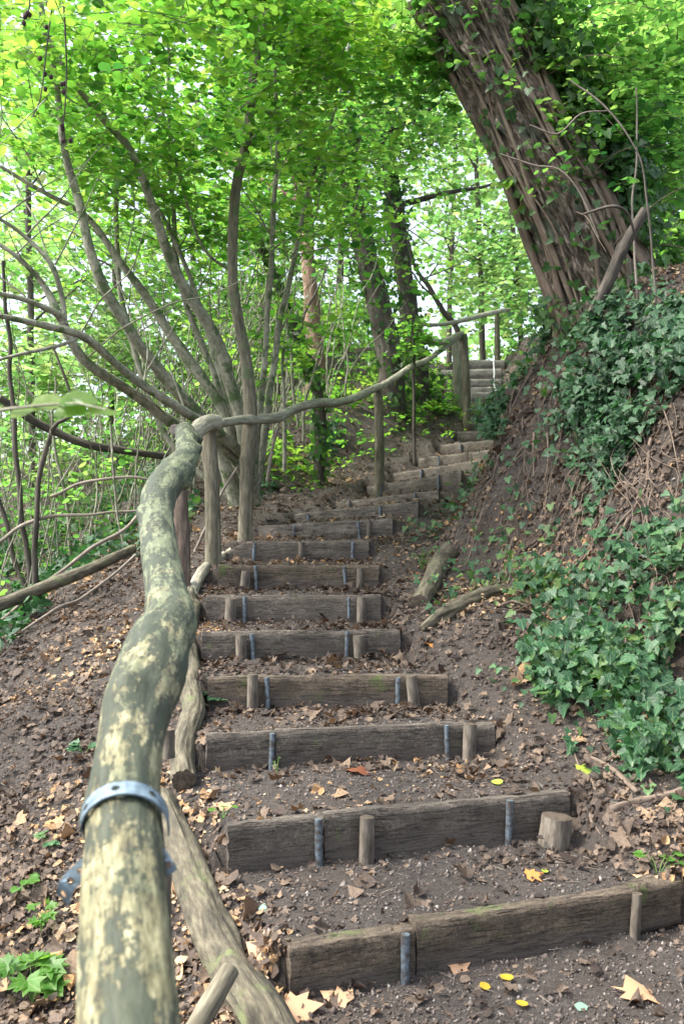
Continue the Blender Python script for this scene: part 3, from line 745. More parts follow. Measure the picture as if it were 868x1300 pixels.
for rows, lb in [([(722, 935, 4), (745, 960, 5), (775, 980, 6), (800, 1003, 7), (808, 1010, 8)], 'thin pale root creeping down to the thick root near the second step'),
                 ([(772, 1032, 14), (790, 1025, 11), (815, 1018, 10), (845, 1012, 9), (872, 1003, 9)], 'thick pale exposed root in the soil below the ivy'),
                 ([(725, 950, 3), (735, 980, 4), (752, 1000, 4), (748, 1040, 4), (765, 1065, 3)], 'wiry crooked root left of the thick exposed root'),
                 ([(620, 1252, 3), (650, 1243, 4), (690, 1236, 4)], 'thin dry twig on the soil below the lowest step'),
                 ([(480, 950, 2), (560, 945, 2), (600, 935, 2)], 'fine dry stalk across the tread above the third step')]:
    ground_limb('exposed_root' if 'root' in lb else 'dry_twig', 'bark_vine', rows, lb, 'root' if 'root' in lb else 'twig', .2, 51, None, seg=8, step=.02, rough=.25, wob=.01)

# ------------------------------------------------------------------ big leaning tree
root = thing('leaning_tree', P(770, 540, 6.6), 'huge leaning tree with deeply furrowed ropy bark on the right bank', 'tree')
TR = [(q[0] - 8 + 24 * min(max((q[1] - 60) / 360, 0), 1), q[1], q[2] + .6, q[3] * .84) for q in [(505, -170, 6.5, 112), (555, -60, 6.5, 120), (597, 10, 6.5, 126), (655, 125, 6.5, 128), (700, 230, 6.5, 136), (738, 330, 6.55, 150), (768, 420, 6.6, 176), (790, 500, 6.6, 215), (800, 580, 6.6, 270)]]
a = np.array(TR, float)[::-1]; pts = P(a[:, 0], a[:, 1], a[:, 2]); rad = a[:, 3] * a[:, 2] / F / 2
Cc, R_ = spline(pts, rad, .014)
n = len(Cc); seg = 440
Tt = np.gradient(Cc, axis=0); Tt /= np.linalg.norm(Tt, axis=1, keepdims=True)
Xx = np.cross([0, 1., 0], Tt); Xx /= np.linalg.norm(Xx, axis=1, keepdims=True); Yy = np.cross(Tt, Xx)
sl = np.concatenate([[0], np.cumsum(np.linalg.norm(np.diff(Cc, axis=0), axis=1))])[:, None]
th = (np.arange(seg) / seg * 2 * np.pi)[None]
tw = th + sl * .16 + .13 * vn(np.cos(th) * 2.4, np.sin(th) * 2.4, sl * 1.3, 8) + .05 * vn(np.cos(th) * 6, np.sin(th) * 6, sl * 4, 88)
c1, s1 = np.cos(tw), np.sin(tw)
rid = (1 - np.abs(vn(c1 * 6, s1 * 6, sl * .9, 21))) ** 3 * .5 + (1 - np.abs(vn(c1 * 13, s1 * 13, sl * 2.2, 22))) ** 2 * .35 + .22 * np.abs(vn(c1 * 27, s1 * 27, sl * 4, 23)) + .12 * vn(c1 * 50, s1 * 50, sl * 12, 26)
rid = rid * (.8 + .35 * vn(c1 * 4, s1 * 4, sl * 4, 29)) + .30 * vn(c1 * 9, s1 * 9, sl * 11, 27) + .14 * vn(c1 * 20, s1 * 20, sl * 28, 28)
lump = .07 * fbm(np.cos(th) * 1.5, np.sin(th) * 1.5, sl * 1.2, 24)
flare = 1 + .25 * np.exp(-sl / .5) * vn(np.cos(th) * 2.2, np.sin(th) * 2.2, 0, 25)
rr = R_[:, None] * (.93 + lump) * flare + .11 * (rid - .42)
BV = Cc[:, None] + rr[..., None] * (np.cos(th)[..., None] * Xx[:, None] + np.sin(th)[..., None] * Yy[:, None])
mb = MB(); i = np.arange(n - 1)[:, None] * seg; j = np.arange(seg)[None]; j2 = (j + 1) % seg
mb.add(BV.reshape(-1, 3), np.stack([i + j, i + j2, i + seg + j2, i + seg + j], -1).reshape(-1, 4)[:, ::1], np.stack([rr * c1, rr * s1, sl + 0 * rr], -1).reshape(-1, 3))
mb.add(BV[-1], [tuple(range(seg))]); mb.build('trunk', M['bark_big'], root)
BT = (Cc, R_, Xx, Yy, sl[:, 0])
def on_trunk(s, th_, lift=0, BT=BT):
    Cc, R_, Xx, Yy, sl = BT
    c = np.stack([np.interp(s, sl, Cc[:, k]) for k in range(3)], -1); r0 = np.interp(s, sl, R_)
    x = np.stack([np.interp(s, sl, Xx[:, k]) for k in range(3)], -1); y = np.stack([np.interp(s, sl, Yy[:, k]) for k in range(3)], -1)
    nn = np.cos(th_)[..., None] * x + np.sin(th_)[..., None] * y
    return c + nn * (r0 + lift)[..., None], nn
# which theta faces the camera?
_, nn = on_trunk(np.array([1.5] * 8), np.arange(8) * np.pi / 4); 
front = np.arange(8)[np.argmin(nn[:, 1])] * np.pi / 4; right_sign = 1 if on_trunk(np.array([1.5]), np.array([front + .5]))[1][0, 0] > 0 else -1
# ropy dead ivy stems on the bark
ivy = thing('climbing_ivy', P(770, 540, 6.4), 'ivy with woody stems climbing the huge leaning tree', 'ivy')
SLen = BT[4][-1]
for q in range(20):
    r_ = np.random.default_rng(500 + q)
    s = np.linspace(r_.uniform(0, .8), r_.uniform(2.2, SLen), 14)
    a0 = front + right_sign * r_.uniform(-1.5, 2.0); dr = r_.uniform(-.25, .25)
    an = a0 + dr * s + .14 * vn(s * 1.6, q * 3.3, 0, 7) * 2
    p, _ = on_trunk(s, an, .018)
    mb = MB(); tube(mb, p, np.linspace(r_.uniform(.01, .03) if q % 4 else .045, .007 if q % 4 else .02, 14), seg=7, step=.04, rough=.15, seed=q)
    mb.build('woody_stem', M['bark_vine'], ivy)
for q in range(26):     # loose wiry shoots standing off the trunk
    r_ = np.random.default_rng(700 + q)
    s0 = r_.uniform(.3, SLen * .75); a0 = front + right_sign * r_.uniform(-.4, 1.9)
    p, n_ = on_trunk(np.array([s0]), np.array([a0]), 0.); p = p[0]; n_ = n_[0]
    dd = n_ * .5 + np.array([r_.uniform(-.8, .8), -.1, r_.uniform(-.6, .6)]); L_ = r_.uniform(.3, .9)
    mb = MB(); tube(mb, [p, p + dd * L_ * .5 + [0, 0, .05], p + dd * L_ + [0, 0, -.1 * L_]], [.006, .004, .002], seg=5, step=.05, wob=.03, seed=q)
    mb.build('loose_shoot', M['bark_vine'], ivy)
r_ = np.random.default_rng(5)
n = 12500
s = r_.uniform(0, SLen, n); an = front + right_sign * (r_.normal(1.4, .55, n)); lift = np.abs(r_.normal(.0, .16, n)) + .02
k = vn(s * 2.5, an * 2, 0, 12) > -.25; s, an, lift = s[k], an[k], lift[k]
n2 = 420
s = np.concatenate([s, r_.uniform(0, SLen, n2)]); an = np.concatenate([an, front + right_sign * r_.uniform(-1.3, 1.2, n2)]); lift = np.concatenate([lift, r_.uniform(.03, .09, n2)])
s = np.concatenate([s, r_.uniform(0, 1, 1500) ** 1.3 * 1.35]); an = np.concatenate([an, front + right_sign * r_.uniform(-1.4, 2.0, 1500)]); lift = np.concatenate([lift, r_.uniform(.03, .18, 1500)])
p, nn = on_trunk(s, an, lift)
ax = r_.normal(0, .5, p.shape) + [0, 0, -.6]; nr = nn + r_.normal(0, .35, p.shape) + [0, -.3, .45]
leaves('ivy_foliage', p, ax, nr, r_.uniform(.035, .078, len(p)), T_IVY, M['ivy_green'], ivy, .2, .25)
# leafy crown of the leaning tree: hanging masses behind and right of the trunk
spec = [(700, 60, 60, 60, 7.3, .5, 240), (770, 190, 70, 70, 7.3, .6, 240), (560, 40, 60, 60, 7.4, .6, 160), (830, 60, 60, 80, 7.6, 1, 200), (640, -60, 120, 60, 7.2, 1, 200)]
cen = blobs(spec, r_)
p, ax, nr, sz, ca, tb = sprays(cen, 9, .38, .072, r_)
leaves('foliage', p, ax, nr, sz, T_HAZEL, M['mid_leaf'], root, .15, .2); tag(twigs('twigs', ca, tb, .004, M['dark_twig'], root), kind='stuff')

def back(rows, k=1.1): return [(q[0], q[1], q[2] * k, q[3]) for q in rows]
# broken branch and dark stump behind the tree foot
free_limb('broken_branch', 'bark_dark', back([(752, 400, 5.9, 18), (775, 350, 5.85, 15), (793, 310, 5.8, 14), (819, 266, 5.75, 12)]), 'bare dark broken branch sticking up right of the leaning trunk', 'branch', end='endgrain', seg=14, step=.03, rough=.12, seed=2, knots=2)
free_limb('dead_snag', 'bark_dark', back([(812, 560, 6.1, 20), (806, 460, 6.1, 18), (802, 390, 6.1, 15), (798, 330, 6.1, 10)]), 'dark upright dead stem in the ivy right of the leaning trunk', 'stem', seg=12, step=.04, rough=.15, ridge=.1, rk=3, seed=3)
free_limb('cut_stub', 'bark_vine', back([(800, 470, 6.1, 30), (778, 448, 5.9, 28), (766, 436, 5.8, 26)]), 'sawn-off branch stub poking from the ivy at the trunk foot', 'stub', end='endgrain', seg=20, step=.03, rough=.1, seed=3)
free_limb('arching_vine', 'dark_twig', back([(740, 272, 5.6, 3), (775, 262, 5.5, 4), (795, 270, 5.6, 4), (806, 300, 5.7, 3)]), 'short arching vine over the dark broken branch', 'vine', seg=7, step=.03, rough=.1)
for rows, lb in [([(835, 520, 5.6, 3), (830, 360, 5.6, 3), (822, 240, 5.6, 2.4), (800, 180, 5.6, 2), (760, 130, 5.7, 3), (722, 100, 5.8, 2)], 'long thin arching shoot rising right of the leaning tree'),
                 ([(812, 500, 5.9, 3), (806, 330, 5.9, 3), (805, 110, 6, 2)], 'straight thin upright shoot right of the leaning tree'),
                 ([(672, 158, 5.8, 2), (710, 170, 5.8, 2), (740, 145, 5.8, 2), (770, 142, 5.8, 2)], 'pale curved bare twig crossing the middle of the trunk'),
                 ([(635, 195, 5.9, 2), (680, 210, 5.85, 2), (720, 222, 5.8, 2), (760, 300, 5.8, 2)], 'thin pale trailing twig on the lower trunk')]:
    free_limb('bare_shoot', 'dark_twig' if 'rising' in lb else 'twig', back(rows), lb, 'shoot', seg=6, step=.04, rough=.1, wob=.02, seed=7)

# ------------------------------------------------------------------ hazel
root = thing('hazel_shrub', P(295, 612, 8.3), 'many-stemmed hazel fanning out beyond the rail left of the steps', 'shrub')
HZ = [
 [(318, 640, 8.3, 26), (312, 575, 8.2, 24), (303, 520, 8.1, 22), (270, 425, 7.9, 21), (225, 350, 7.7, 18), (200, 280, 7.5, 16), (165, 190, 7.3, 14), (130, 150, 7.2, 12), (90, 100, 7, 10), (60, 40, 6.9, 8), (40, -60, 6.8, 6)],
 [(300, 640, 8.3, 24), (278, 570, 8.2, 22), (255, 530, 8.0, 22), (210, 480, 7.7, 20), (170, 425, 7.4, 18), (125, 350, 7.2, 17), (97, 245, 7.1, 14), (82, 185, 7, 12), (74, 120, 7, 10), (55, 20, 6.9, 7), (50, -60, 6.8, 5)],
 [(315, 640, 8.3, 20), (305, 595, 8.0, 18), (270, 560, 7.7, 18), (220, 537, 7.3, 18), (170, 500, 7, 17), (107, 457, 6.6, 17), (78, 408, 6.5, 16), (66, 385, 6.5, 14), (50, 358, 6.5, 10), (20, 325, 6.4, 8), (-20, 298, 6.4, 6)],
 [(325, 640, 8.3, 18), (310, 580, 7.9, 17), (272, 545, 7.5, 17), (240, 525, 7.2, 17), (190, 495, 6.9, 16), (150, 465, 6.7, 15), (107, 427, 6.4, 14), (50, 412, 6.2, 11), (0, 402, 6, 9), (-40, 398, 5.9, 8)],
 [(310, 640, 8.4, 20), (285, 525, 8.3, 18), (235, 450, 8.2, 17), (190, 380, 8.1, 15), (155, 335, 8, 13), (110, 275, 7.9, 10), (60, 248, 7.8, 8), (0, 210, 7.7, 6)],
 [(78, 405, 6.5, 11), (70, 396, 6.4, 10), (35, 382, 6.3, 9), (0, 373, 6.2, 8), (-40, 365, 6.1, 7)],
 [(84, 412, 6.5, 10), (80, 380, 6.5, 9), (65, 335, 6.4, 9), (35, 303, 6.4, 7), (0, 278, 6.3, 6), (-40, 262, 6.3, 5)],
 [(320, 640, 8.5, 14), (330, 520, 8.4, 12), (340, 400, 8.3, 10), (346, 300, 8.2, 9), (352, 200, 8.2, 8), (350, 80, 8.1, 6), (340, -60, 8.1, 5)],
 [(315, 640, 8.5, 13), (275, 480, 8.5, 11), (240, 400, 8.4, 10), (224, 320, 8.4, 9), (216, 180, 8.3, 7), (213, 0, 8.2, 5), (210, -80, 8.2, 4)],
 [(300, 640, 8.6, 12), (215, 560, 8.6, 10), (165, 430, 8.6, 9), (150, 330, 8.6, 8), (147, 220, 8.6, 6), (150, 60, 8.5, 4)],
 [(320, 640, 8.5, 16), (335, 560, 8.6, 13), (352, 430, 8.7, 11), (372, 330, 8.8, 9), (395, 230, 8.9, 7), (430, 120, 9, 5), (450, 0, 9, 4)],
 [(330, 640, 8.4, 12), (300, 540, 8.3, 10), (250, 380, 8.3, 8), (215, 290, 8.2, 7), (190, 250, 8.2, 5), (140, 210, 8.1, 3)],
 [(105, 427, 6.4, 7), (80, 437, 6.3, 6), (40, 445, 6.2, 6), (-20, 462, 6.1, 5)],
 [(300, 350, 8.2, 5), (250, 300, 8, 5), (205, 130, 7.8, 4), (190, 60, 7.7, 3)],
]
for q, rows in enumerate(HZ):
    limb('stem', M['bark_hazel'], [(*q_[:3], q_[3] * .76) for q_ in rows], root, seg=14, step=.04, rough=.12, along=3, seed=60 + q, knots=4, wob=.01)
for q in range(60):
    r_ = np.random.default_rng(900 + q); rows = HZ[r_.integers(0, 12)]
    k = r_.integers(2, len(rows) - 1); p = P(*rows[k][:3]); L_ = r_.uniform(.5, 1.5)
    dd = np.array([r_.normal(0, .6), r_.normal(-.1, .5), r_.uniform(.2, 1)]); dd /= np.linalg.norm(dd)
    mb = MB(); tube(mb, [p, p + dd * L_ * .5 + r_.normal(0, .06, 3), p + dd * L_ + [0, 0, -.05]], [.007, .005, .002], seg=5, step=.08, wob=.04, seed=q)
    mb.build('side_shoot', M['bark_hazel'], root)
r_ = np.random.default_rng(6)
spec = [(60, 40, 110, 70, 7.6, 1.2, 380), (200, 50, 120, 70, 8.1, 1.3, 540), (330, 80, 90, 80, 8.6, 1.2, 400), (110, 180, 110, 60, 8.4, 1.2, 300), (260, 180, 110, 70, 8.8, 1.2, 420),
        (390, 140, 70, 90, 8, 1.2, 330), (300, 300, 90, 60, 9.2, 1.0, 220), (420, 250, 60, 80, 8.8, 1.2, 220), (180, 250, 100, 50, 9.2, 1, 170), (440, 30, 60, 60, 8.2, 1.2, 200),
        (30, 130, 60, 60, 5.8, .6, 70), (260, 10, 120, 35, 5.8, .6, 80), (200, -60, 250, 60, 7.4, 1.8, 420), (350, 420, 60, 60, 9.2, .8, 100), (480, 330, 40, 50, 9, .8, 60), (120, 330, 110, 50, 9.6, .8, 120)]
spec = [(*q[:5], q[5] * 1.25, q[6] * .52) for q in spec]
cen = blobs(spec, r_)
p, ax, nr, sz, ca, tb = sprays(cen, 9, .42, .068, r_, flat=.33)
leaves('foliage', p, ax, nr, sz, T_HAZEL, M['hazel_leaf'], root, .14, .2); tag(twigs('leafy_twigs', ca, tb, .004, M['bark_hazel'], root), kind='stuff')

root = thing('young_tree', P(313, 690, 7.6), 'straight young tree with rough lower bark just behind the rail', 'tree')
limb('trunk', M['bark_post'], [(311, 700, 7.6, 21), (312, 640, 7.6, 18), (316, 560, 7.6, 19), (318, 520, 7.6, 18), (311, 450, 7.6, 15), (296, 360, 7.6, 14), (299, 245, 7.6, 13), (314, 175, 7.6, 13), (320, 110, 7.6, 12), (333, 20, 7.6, 12), (342, -80, 7.6, 10)], root, seg=20, step=.04, rough=.08, ridge=.05, rk=3, seed=9, knots=6)
cen = blobs([(340, 20, 70, 50, 7.4, .7, 90), (310, -50, 90, 50, 7.4, .9, 150)], r_)
p, ax, nr, sz, ca, tb = sprays(cen, 8, .4, .08, r_); leaves('crown', p, ax, nr, sz, T_HAZEL, M['hazel_leaf'], root); tag(twigs('twigs', ca, tb, .004, M['bark_hazel'], root), kind='stuff')

# dangling twig with dark pods at the top left
root = thing('podded_twig', P(60, -40, 5.6), 'drooping twig with clusters of dark pods at the upper left', 'twig')
mb = MB(); pods = MB()
for q, rows in enumerate([[(75, -60, 5.6), (68, 0, 5.6), (58, 70, 5.6), (50, 130, 5.6), (40, 150, 5.6)], [(40, -60, 5.5), (38, 10, 5.5), (28, 30, 5.5)], [(80, -40, 5.7), (84, 80, 5.7), (80, 165, 5.7), (78, 185, 5.7)]]):
    pp = np.array([P(*x) for x in rows]); tube(mb, pp, np.linspace(.007, .003, len(pp)), seg=5, step=.05, wob=.01)
    for k in range(8):
        t = rng.uniform(.25, 1) * (len(pp) - 1); a0 = pp[int(t)] * (1 - t % 1) + pp[min(int(t) + 1, len(pp) - 1)] * (t % 1) + rng.normal(0, .02, 3)
        tube(pods, [a0, a0 - [0, 0, .008], a0 - [0, 0, .025], a0 - [0, 0, .033]], [.003, .012, .012, .003], seg=8, step=.006, rough=.1)
mb.build('stalk', M['dark_twig'], root); tag(pods.build('pods', M['pod'], root), kind='stuff')
# near blurred twig at the left edge
root = thing('leafy_twig', P(-10, 520, 1.3), 'blurred leafy twig reaching in from the left edge near the camera', 'twig')
limb('stalk', M['bark_hazel'], [(-60, 530, 1.4, 5), (20, 518, 1.3, 4), (100, 512, 1.25, 3), (135, 520, 1.22, 2)], root, seg=6, step=.03)
aa = [(-10, 512, 2.2, (-.3, 0, .05), .11), (40, 512, 2.15, (1, 0, .02), .10), (75, 510, 2.1, (1, .1, .03), .11), (70, 518, 2.1, (1, -.3, -.08), .10), (20, 522, 2.2, (.6, -.4, -.1), .10), (110, 520, 2.1, (1, .1, -.1), .07), (128, 524, 2.1, (1, 0, -.15), .05)]
leaves('foliage', np.array([P(x[0], x[1], x[2] * .6) for x in aa]), np.array([x[3] for x in aa], float), np.array([[0, -.55, .8]] * len(aa)) + rng.normal(0, .15, (len(aa), 3)), np.array([x[4] * .46 for x in aa]), T_HAZEL, M['hazel_leaf'], root)

# ------------------------------------------------------------------ trees behind
def tree(name, trunk, crown, label, cat='tree', bark='bark_dark', leaf='mid_leaf', leafsize=.09, group=None, ivyn=0, ivymat='dark_leaf', seed=1, per=7, ln=.5, simple=True, flat=.4, branches=6, ridge=.06):
    r_ = np.random.default_rng(seed)
    a = np.array(trunk, float); base = P(a[0, 0], a[0, 1], a[0, 2]); base[2] = min(base[2], float(G(base[0], base[1])))
    root = thing(name, base, label, cat, group)
    pts = P(a[:, 0], a[:, 1], a[:, 2]); rad = a[:, 3] * a[:, 2] / F / 2
    pts = np.vstack([[pts[0][0], pts[0][1], base[2] - .2], pts]) if pts[0][2] > base[2] + .05 else pts
    rad = np.concatenate([[rad[0] * 1.15], rad]) if len(pts) > len(rad) else rad
    mb = MB(); C0, R0, _ = tube(mb, pts, rad, seg=20, step=.08, rough=.10, ridge=ridge, rk=3, seed=seed, wob=.01)
    mb.build('trunk', M[bark], root)
    if branches:
        for q in range(branches):
            k = int(len(C0) * r_.uniform(.35, .98)); k = min(k, len(C0) - 1); d = np.array([r_.normal(0, 1), r_.normal(0, .6), r_.uniform(.3, 1.2)]); d /= np.linalg.norm(d)
            L_ = r_.uniform(.8, 2.2) * max(a[0, 2] / 12, .5)
            mb = MB(); tube(mb, [C0[k], C0[k] + d * L_ * .5 + r_.normal(0, .08, 3), C0[k] + d * L_ + [0, 0, .1]], [R0[k] * .4, R0[k] * .25, R0[k] * .08], seg=7, step=.12, wob=.04, seed=q)
            mb.build('branch', M[bark], root)
    if crown:
        cen = blobs([(*q[:6], q[6] * .68) for q in crown], r_)
        p, ax, nr, sz, ca, tb = sprays(cen, per, ln, leafsize, r_, flat=flat)
        leaves('crown', p, ax, nr, sz, T_SIMPLE if simple else T_HAZEL, M[leaf], root, .15, .25)
        tag(twigs('twigs', ca, tb, .006, M[bark], root), kind='stuff')
    if ivyn:
        k = r_.integers(0, len(C0), ivyn); an = r_.uniform(0, 6.28, ivyn)
        k = k[vn(k * .12, an, 0, seed) > -.2]; an = an[:len(k)]
        off = np.stack([np.cos(an), np.sin(an), 0 * an], -1); p = C0[k] + off * (R0[k] * r_.uniform(1.0, 2.1, len(k)))[:, None]
        leaves('ivy', p, r_.normal(0, .5, p.shape) + [0, 0, -.5], off + r_.normal(0, .4, p.shape) + [0, 0, .4], r_.uniform(.05, .1, len(p)), T_IVY, M[ivymat], root, .2, .2)
    return root
tree('ivy_clad_tree', [(497, 480, 13.5, 34), (484, 400, 13.5, 32), (466, 330, 13.5, 30), (452, 270, 13.5, 28), (435, 200, 13.4, 26), (420, 90, 13.3, 24), (400, -60, 13.2, 20)],
     [(440, 130, 60, 90, 12.5, 1.5, 330), (400, 10, 90, 70, 12.5, 2, 300)], 'left of two ivy-clad dark trunks behind the lone rail post', leaf='mid_leaf', seed=101, ivyn=1500, group='ivy-clad trunks behind the hazel')
tree('ivy_clad_tree', [(529, 470, 14.5, 28), (520, 400, 14.5, 25), (508, 320, 14.5, 22), (500, 250, 14.5, 22), (493, 190, 14.5, 20), (490, 60, 14.3, 18), (488, -60, 14.2, 16)],
     [(500, 110, 60, 90, 13.5, 1.5, 380), (545, 190, 45, 50, 13.5, 1.2, 170), (500, -10, 90, 60, 13.5, 2, 260)], 'right of two ivy-clad trunks, the straighter one behind the rail', leaf='mid_leaf', seed=102, ivyn=1300, group='ivy-clad trunks behind the hazel')
tree('reddish_tree', [(399, 510, 14, 32), (398, 440, 14, 26), (393, 360, 14, 20), (390, 300, 14, 18), (388, 220, 14, 16), (384, 60, 14, 12)],
     [(380, 180, 50, 90, 14.5, 1.5, 220), (380, 40, 80, 70, 14.5, 2, 220)], 'reddish peeling trunk standing between hazel stems and ivy-clad trunks', bark='bark_red', seed=103, ridge=.14, ivyn=120)
tree('leaning_ivy_stem', [(405, 505, 10.5, 14), (385, 450, 10.5, 12), (365, 390, 10.5, 10), (348, 350, 10.5, 8), (320, 290, 10.5, 6)], [(360, 300, 40, 40, 10.5, .8, 60)], 'thin dark ivy-wrapped stem leaning left beside the hazel', bark='bark_dark', seed=104, ivyn=550, branches=3)
tree('slanting_tree', [(582, 428, 15.5, 8), (562, 395, 15.5, 7), (545, 365, 15.5, 6), (530, 345, 15.5, 5), (515, 300, 15.5, 4)], None, 'thin bare stem slanting left behind the twin posts', bark='bark_dark', seed=105, branches=3)
tree('bushy_maple', [(525, 462, 12.2, 4), (524, 430, 12.2, 3), (522, 405, 12.2, 2)], [(522, 440, 22, 34, 12.2, .35, 60)], 'small bright green sapling at the foot of the ivy-clad trunks', 'sapling', leaf='hazel_leaf', seed=106, ln=.2, leafsize=.08, branches=3)
BG = [
 ([(612, 440, 24, 8), (608, 300, 24, 7), (600, 120, 24, 6)], [(610, 320, 50, 60, 24, 3, 300), (590, 130, 70, 90, 23, 3, 260)], 'pale slender tree beyond the top of the steps', 'far_leaf'),
 ([(660, 420, 22, 7), (655, 330, 22, 6), (640, 200, 22, 5)], [(650, 330, 35, 55, 22, 2, 240), (640, 380, 40, 30, 21, 2, 120)], 'autumn-tinged bush-like tree beside the leaning trunk above the top rail', 'far_leaf'),
 ([(570, 400, 27, 7), (575, 280, 27, 6), (580, 100, 27, 5)], [(580, 230, 60, 60, 26, 3, 260), (560, 60, 80, 90, 26, 3, 380)], 'light green tree seen between ivy-clad trunks and leaning trunk', 'far_leaf'),
 ([(845, 480, 11, 12), (850, 300, 11, 10), (858, 60, 11, 8)], [(830, 200, 60, 70, 11, 1.5, 420), (840, 330, 50, 50, 10.5, 1.5, 260), (830, 60, 70, 80, 11, 1.5, 420)], 'tree with bright foliage at the right edge behind the dark branch', 'mid_leaf'),
 ([(800, 430, 14, 8), (795, 300, 14, 7), (790, 120, 14, 6)], [(790, 260, 50, 70, 14, 2, 380), (760, 120, 70, 80, 14, 2, 380), (800, 400, 60, 50, 13, 2, 250)], 'leafy tree directly behind the leaning trunk on its right', 'mid_leaf'),
 ([(700, 300, 18, 10), (690, 150, 18, 9), (680, -40, 18, 8)], [(650, 110, 50, 90, 18, 2, 200), (700, 30, 80, 60, 17, 2, 380)], 'high tree whose foliage hangs over the upper trunk', 'mid_leaf'),
 ([(430, 500, 22, 9), (432, 350, 22, 8), (436, 100, 22, 7)], [(440, 380, 50, 80, 22, 3, 420), (440, 180, 60, 90, 21, 3, 420)], 'distant tree seen between reddish trunk and ivy-clad trunk', 'far_leaf'),
 ([(345, 540, 18, 9), (342, 400, 18, 8), (345, 100, 18, 6)], [(340, 400, 50, 90, 18, 3, 520), (340, 230, 60, 80, 18, 3, 420)], 'leafy tree right behind the upright hazel stems', 'mid_leaf'),
 ([(250, 560, 20, 9), (245, 400, 20, 8), (250, 120, 20, 6)], [(250, 420, 70, 90, 19, 3, 560), (250, 240, 80, 80, 20, 3, 420)], 'distant leafy tree seen through the middle of the hazel fan', 'mid_leaf'),
 ([(140, 560, 18, 9), (145, 400, 18, 8), (150, 120, 18, 6)], [(140, 420, 60, 80, 18, 3, 430), (150, 260, 70, 70, 19, 3, 260)], 'pale foliage tree behind the leftward hazel limbs', 'far_leaf'),
 ([(42, 620, 15, 10), (40, 450, 15, 9), (35, 180, 15, 7)], [(40, 480, 50, 70, 15, 2, 360), (30, 330, 60, 60, 16, 3, 200), (40, 130, 70, 80, 15, 3, 340)], 'tree at the left edge behind the lowest hazel limbs', 'far_leaf'),
]
for q, (tr, cr, lb, lf) in enumerate(BG):
    Y0 = tr[0][2]
    tree('woodland_tree', tr, cr, lb, leaf=lf, seed=200 + q, leafsize=.10 + .0025 * Y0, ln=.3 + .03 * Y0, group='woodland trees behind the stairs', branches=5)

# dark thin stems in the left thicket
for q, (rows, lb) in enumerate([
  ([(50, 765, 8.6, 12), (44, 690, 8.6, 10), (50, 610, 8.6, 9), (65, 545, 8.6, 8), (95, 520, 8.6, 6), (70, 440, 8.6, 4)], 'dark forked bush stem rising behind the fallen log'),
  ([(45, 750, 9, 11), (30, 650, 9, 10), (22, 560, 9, 9), (12, 440, 9, 8), (5, 330, 9, 6)], 'long dark stem curving up the left edge'),
  ([(35, 755, 9.3, 9), (10, 680, 9.3, 8), (-10, 600, 9.3, 7)], 'dark stem leaning out past the left edge'),
  ([(95, 740, 10, 6), (85, 640, 10, 6), (70, 560, 10, 5), (68, 480, 10, 4)], 'slim grey-brown stem right of the forked bush stem'),
  ([(160, 745, 8.2, 4), (150, 640, 8.2, 4), (140, 540, 8.2, 4)], 'pale straight whip near the crooked rail'),
  ([(380, 540, 9.4, 6), (372, 470, 9.4, 5), (365, 380, 9.4, 4)], 'thin pale pole standing right of the hazel'),
  ([(360, 600, 9, 8), (360, 530, 9, 7), (362, 440, 9, 5)], 'thin grey stake-like stem right of the young tree'),
  ([(385, 560, 10, 5), (392, 500, 10, 5), (410, 430, 10, 3)], 'short thin stem among pale sticks right of the hazel')]):
    free_limb('thicket_stem', 'bark_dark' if 'dark' in lb else 'bark_hazel', [(*q_[:3], q_[3] * .72) for q_ in rows], lb, 'stem', 'stems in the thicket', seg=10, step=.06, rough=.12, seed=q, wob=.03)
free_limb('fallen_log', 'log_bark', [(-30, 782, 6.3, 19), (0, 768, 6.5, 18), (60, 744, 6.8, 17), (120, 720, 7.1, 15), (170, 696, 7.4, 12)], 'long mossy fallen log on the slope at the left edge', 'log', seg=20, step=.04, rough=.12, ridge=.08, rk=3, seed=3)
free_limb('fallen_branch', 'bark_dark', [(0, 505, 9, 10), (50, 538, 9.2, 11), (110, 564, 9.4, 11), (165, 573, 9.6, 9), (215, 580, 9.8, 9)], 'dark dead branch fallen across the thicket behind the rail', 'branch', seg=14, step=.05, rough=.15, seed=4)
for q, (rows, lb) in enumerate([
  ([(0, 800, 6.8, 4), (60, 740, 7.2, 5), (130, 690, 7.6, 5), (190, 640, 8, 4)], 'thin bare branch arching over the fallen log'),
  ([(20, 812, 6.2, 3), (80, 770, 6.5, 4), (120, 745, 6.8, 4), (178, 700, 7.2, 3)], 'dry stick resting on the slope below the fallen log'),
  ([(60, 630, 8.4, 4), (120, 615, 8.4, 4), (185, 610, 8.4, 3)], 'level dead twig in the thicket left of the rail'),
  ([(-10, 690, 8.6, 5), (50, 662, 8.6, 5), (110, 655, 8.6, 4), (190, 640, 8.8, 3)], 'long low dead branch behind the fallen log'),
  ([(250, 700, 7.4, 4), (275, 640, 7.5, 4), (305, 590, 7.6, 3)], 'pale thin stick leaning between the rail post and the young tree'),
  ([(342, 610, 8.2, 5), (350, 570, 8.2, 4), (358, 540, 8.2, 3)], 'pale broken stick leaning beside the young tree')]):
    free_limb('dead_branch', 'twig', rows, lb, 'branch', 'dead branches in the thicket', seg=7, step=.05, rough=.1, seed=q, wob=.05)

# ------------------------------------------------------------------ uncountable greenery
r_ = np.random.default_rng(77)
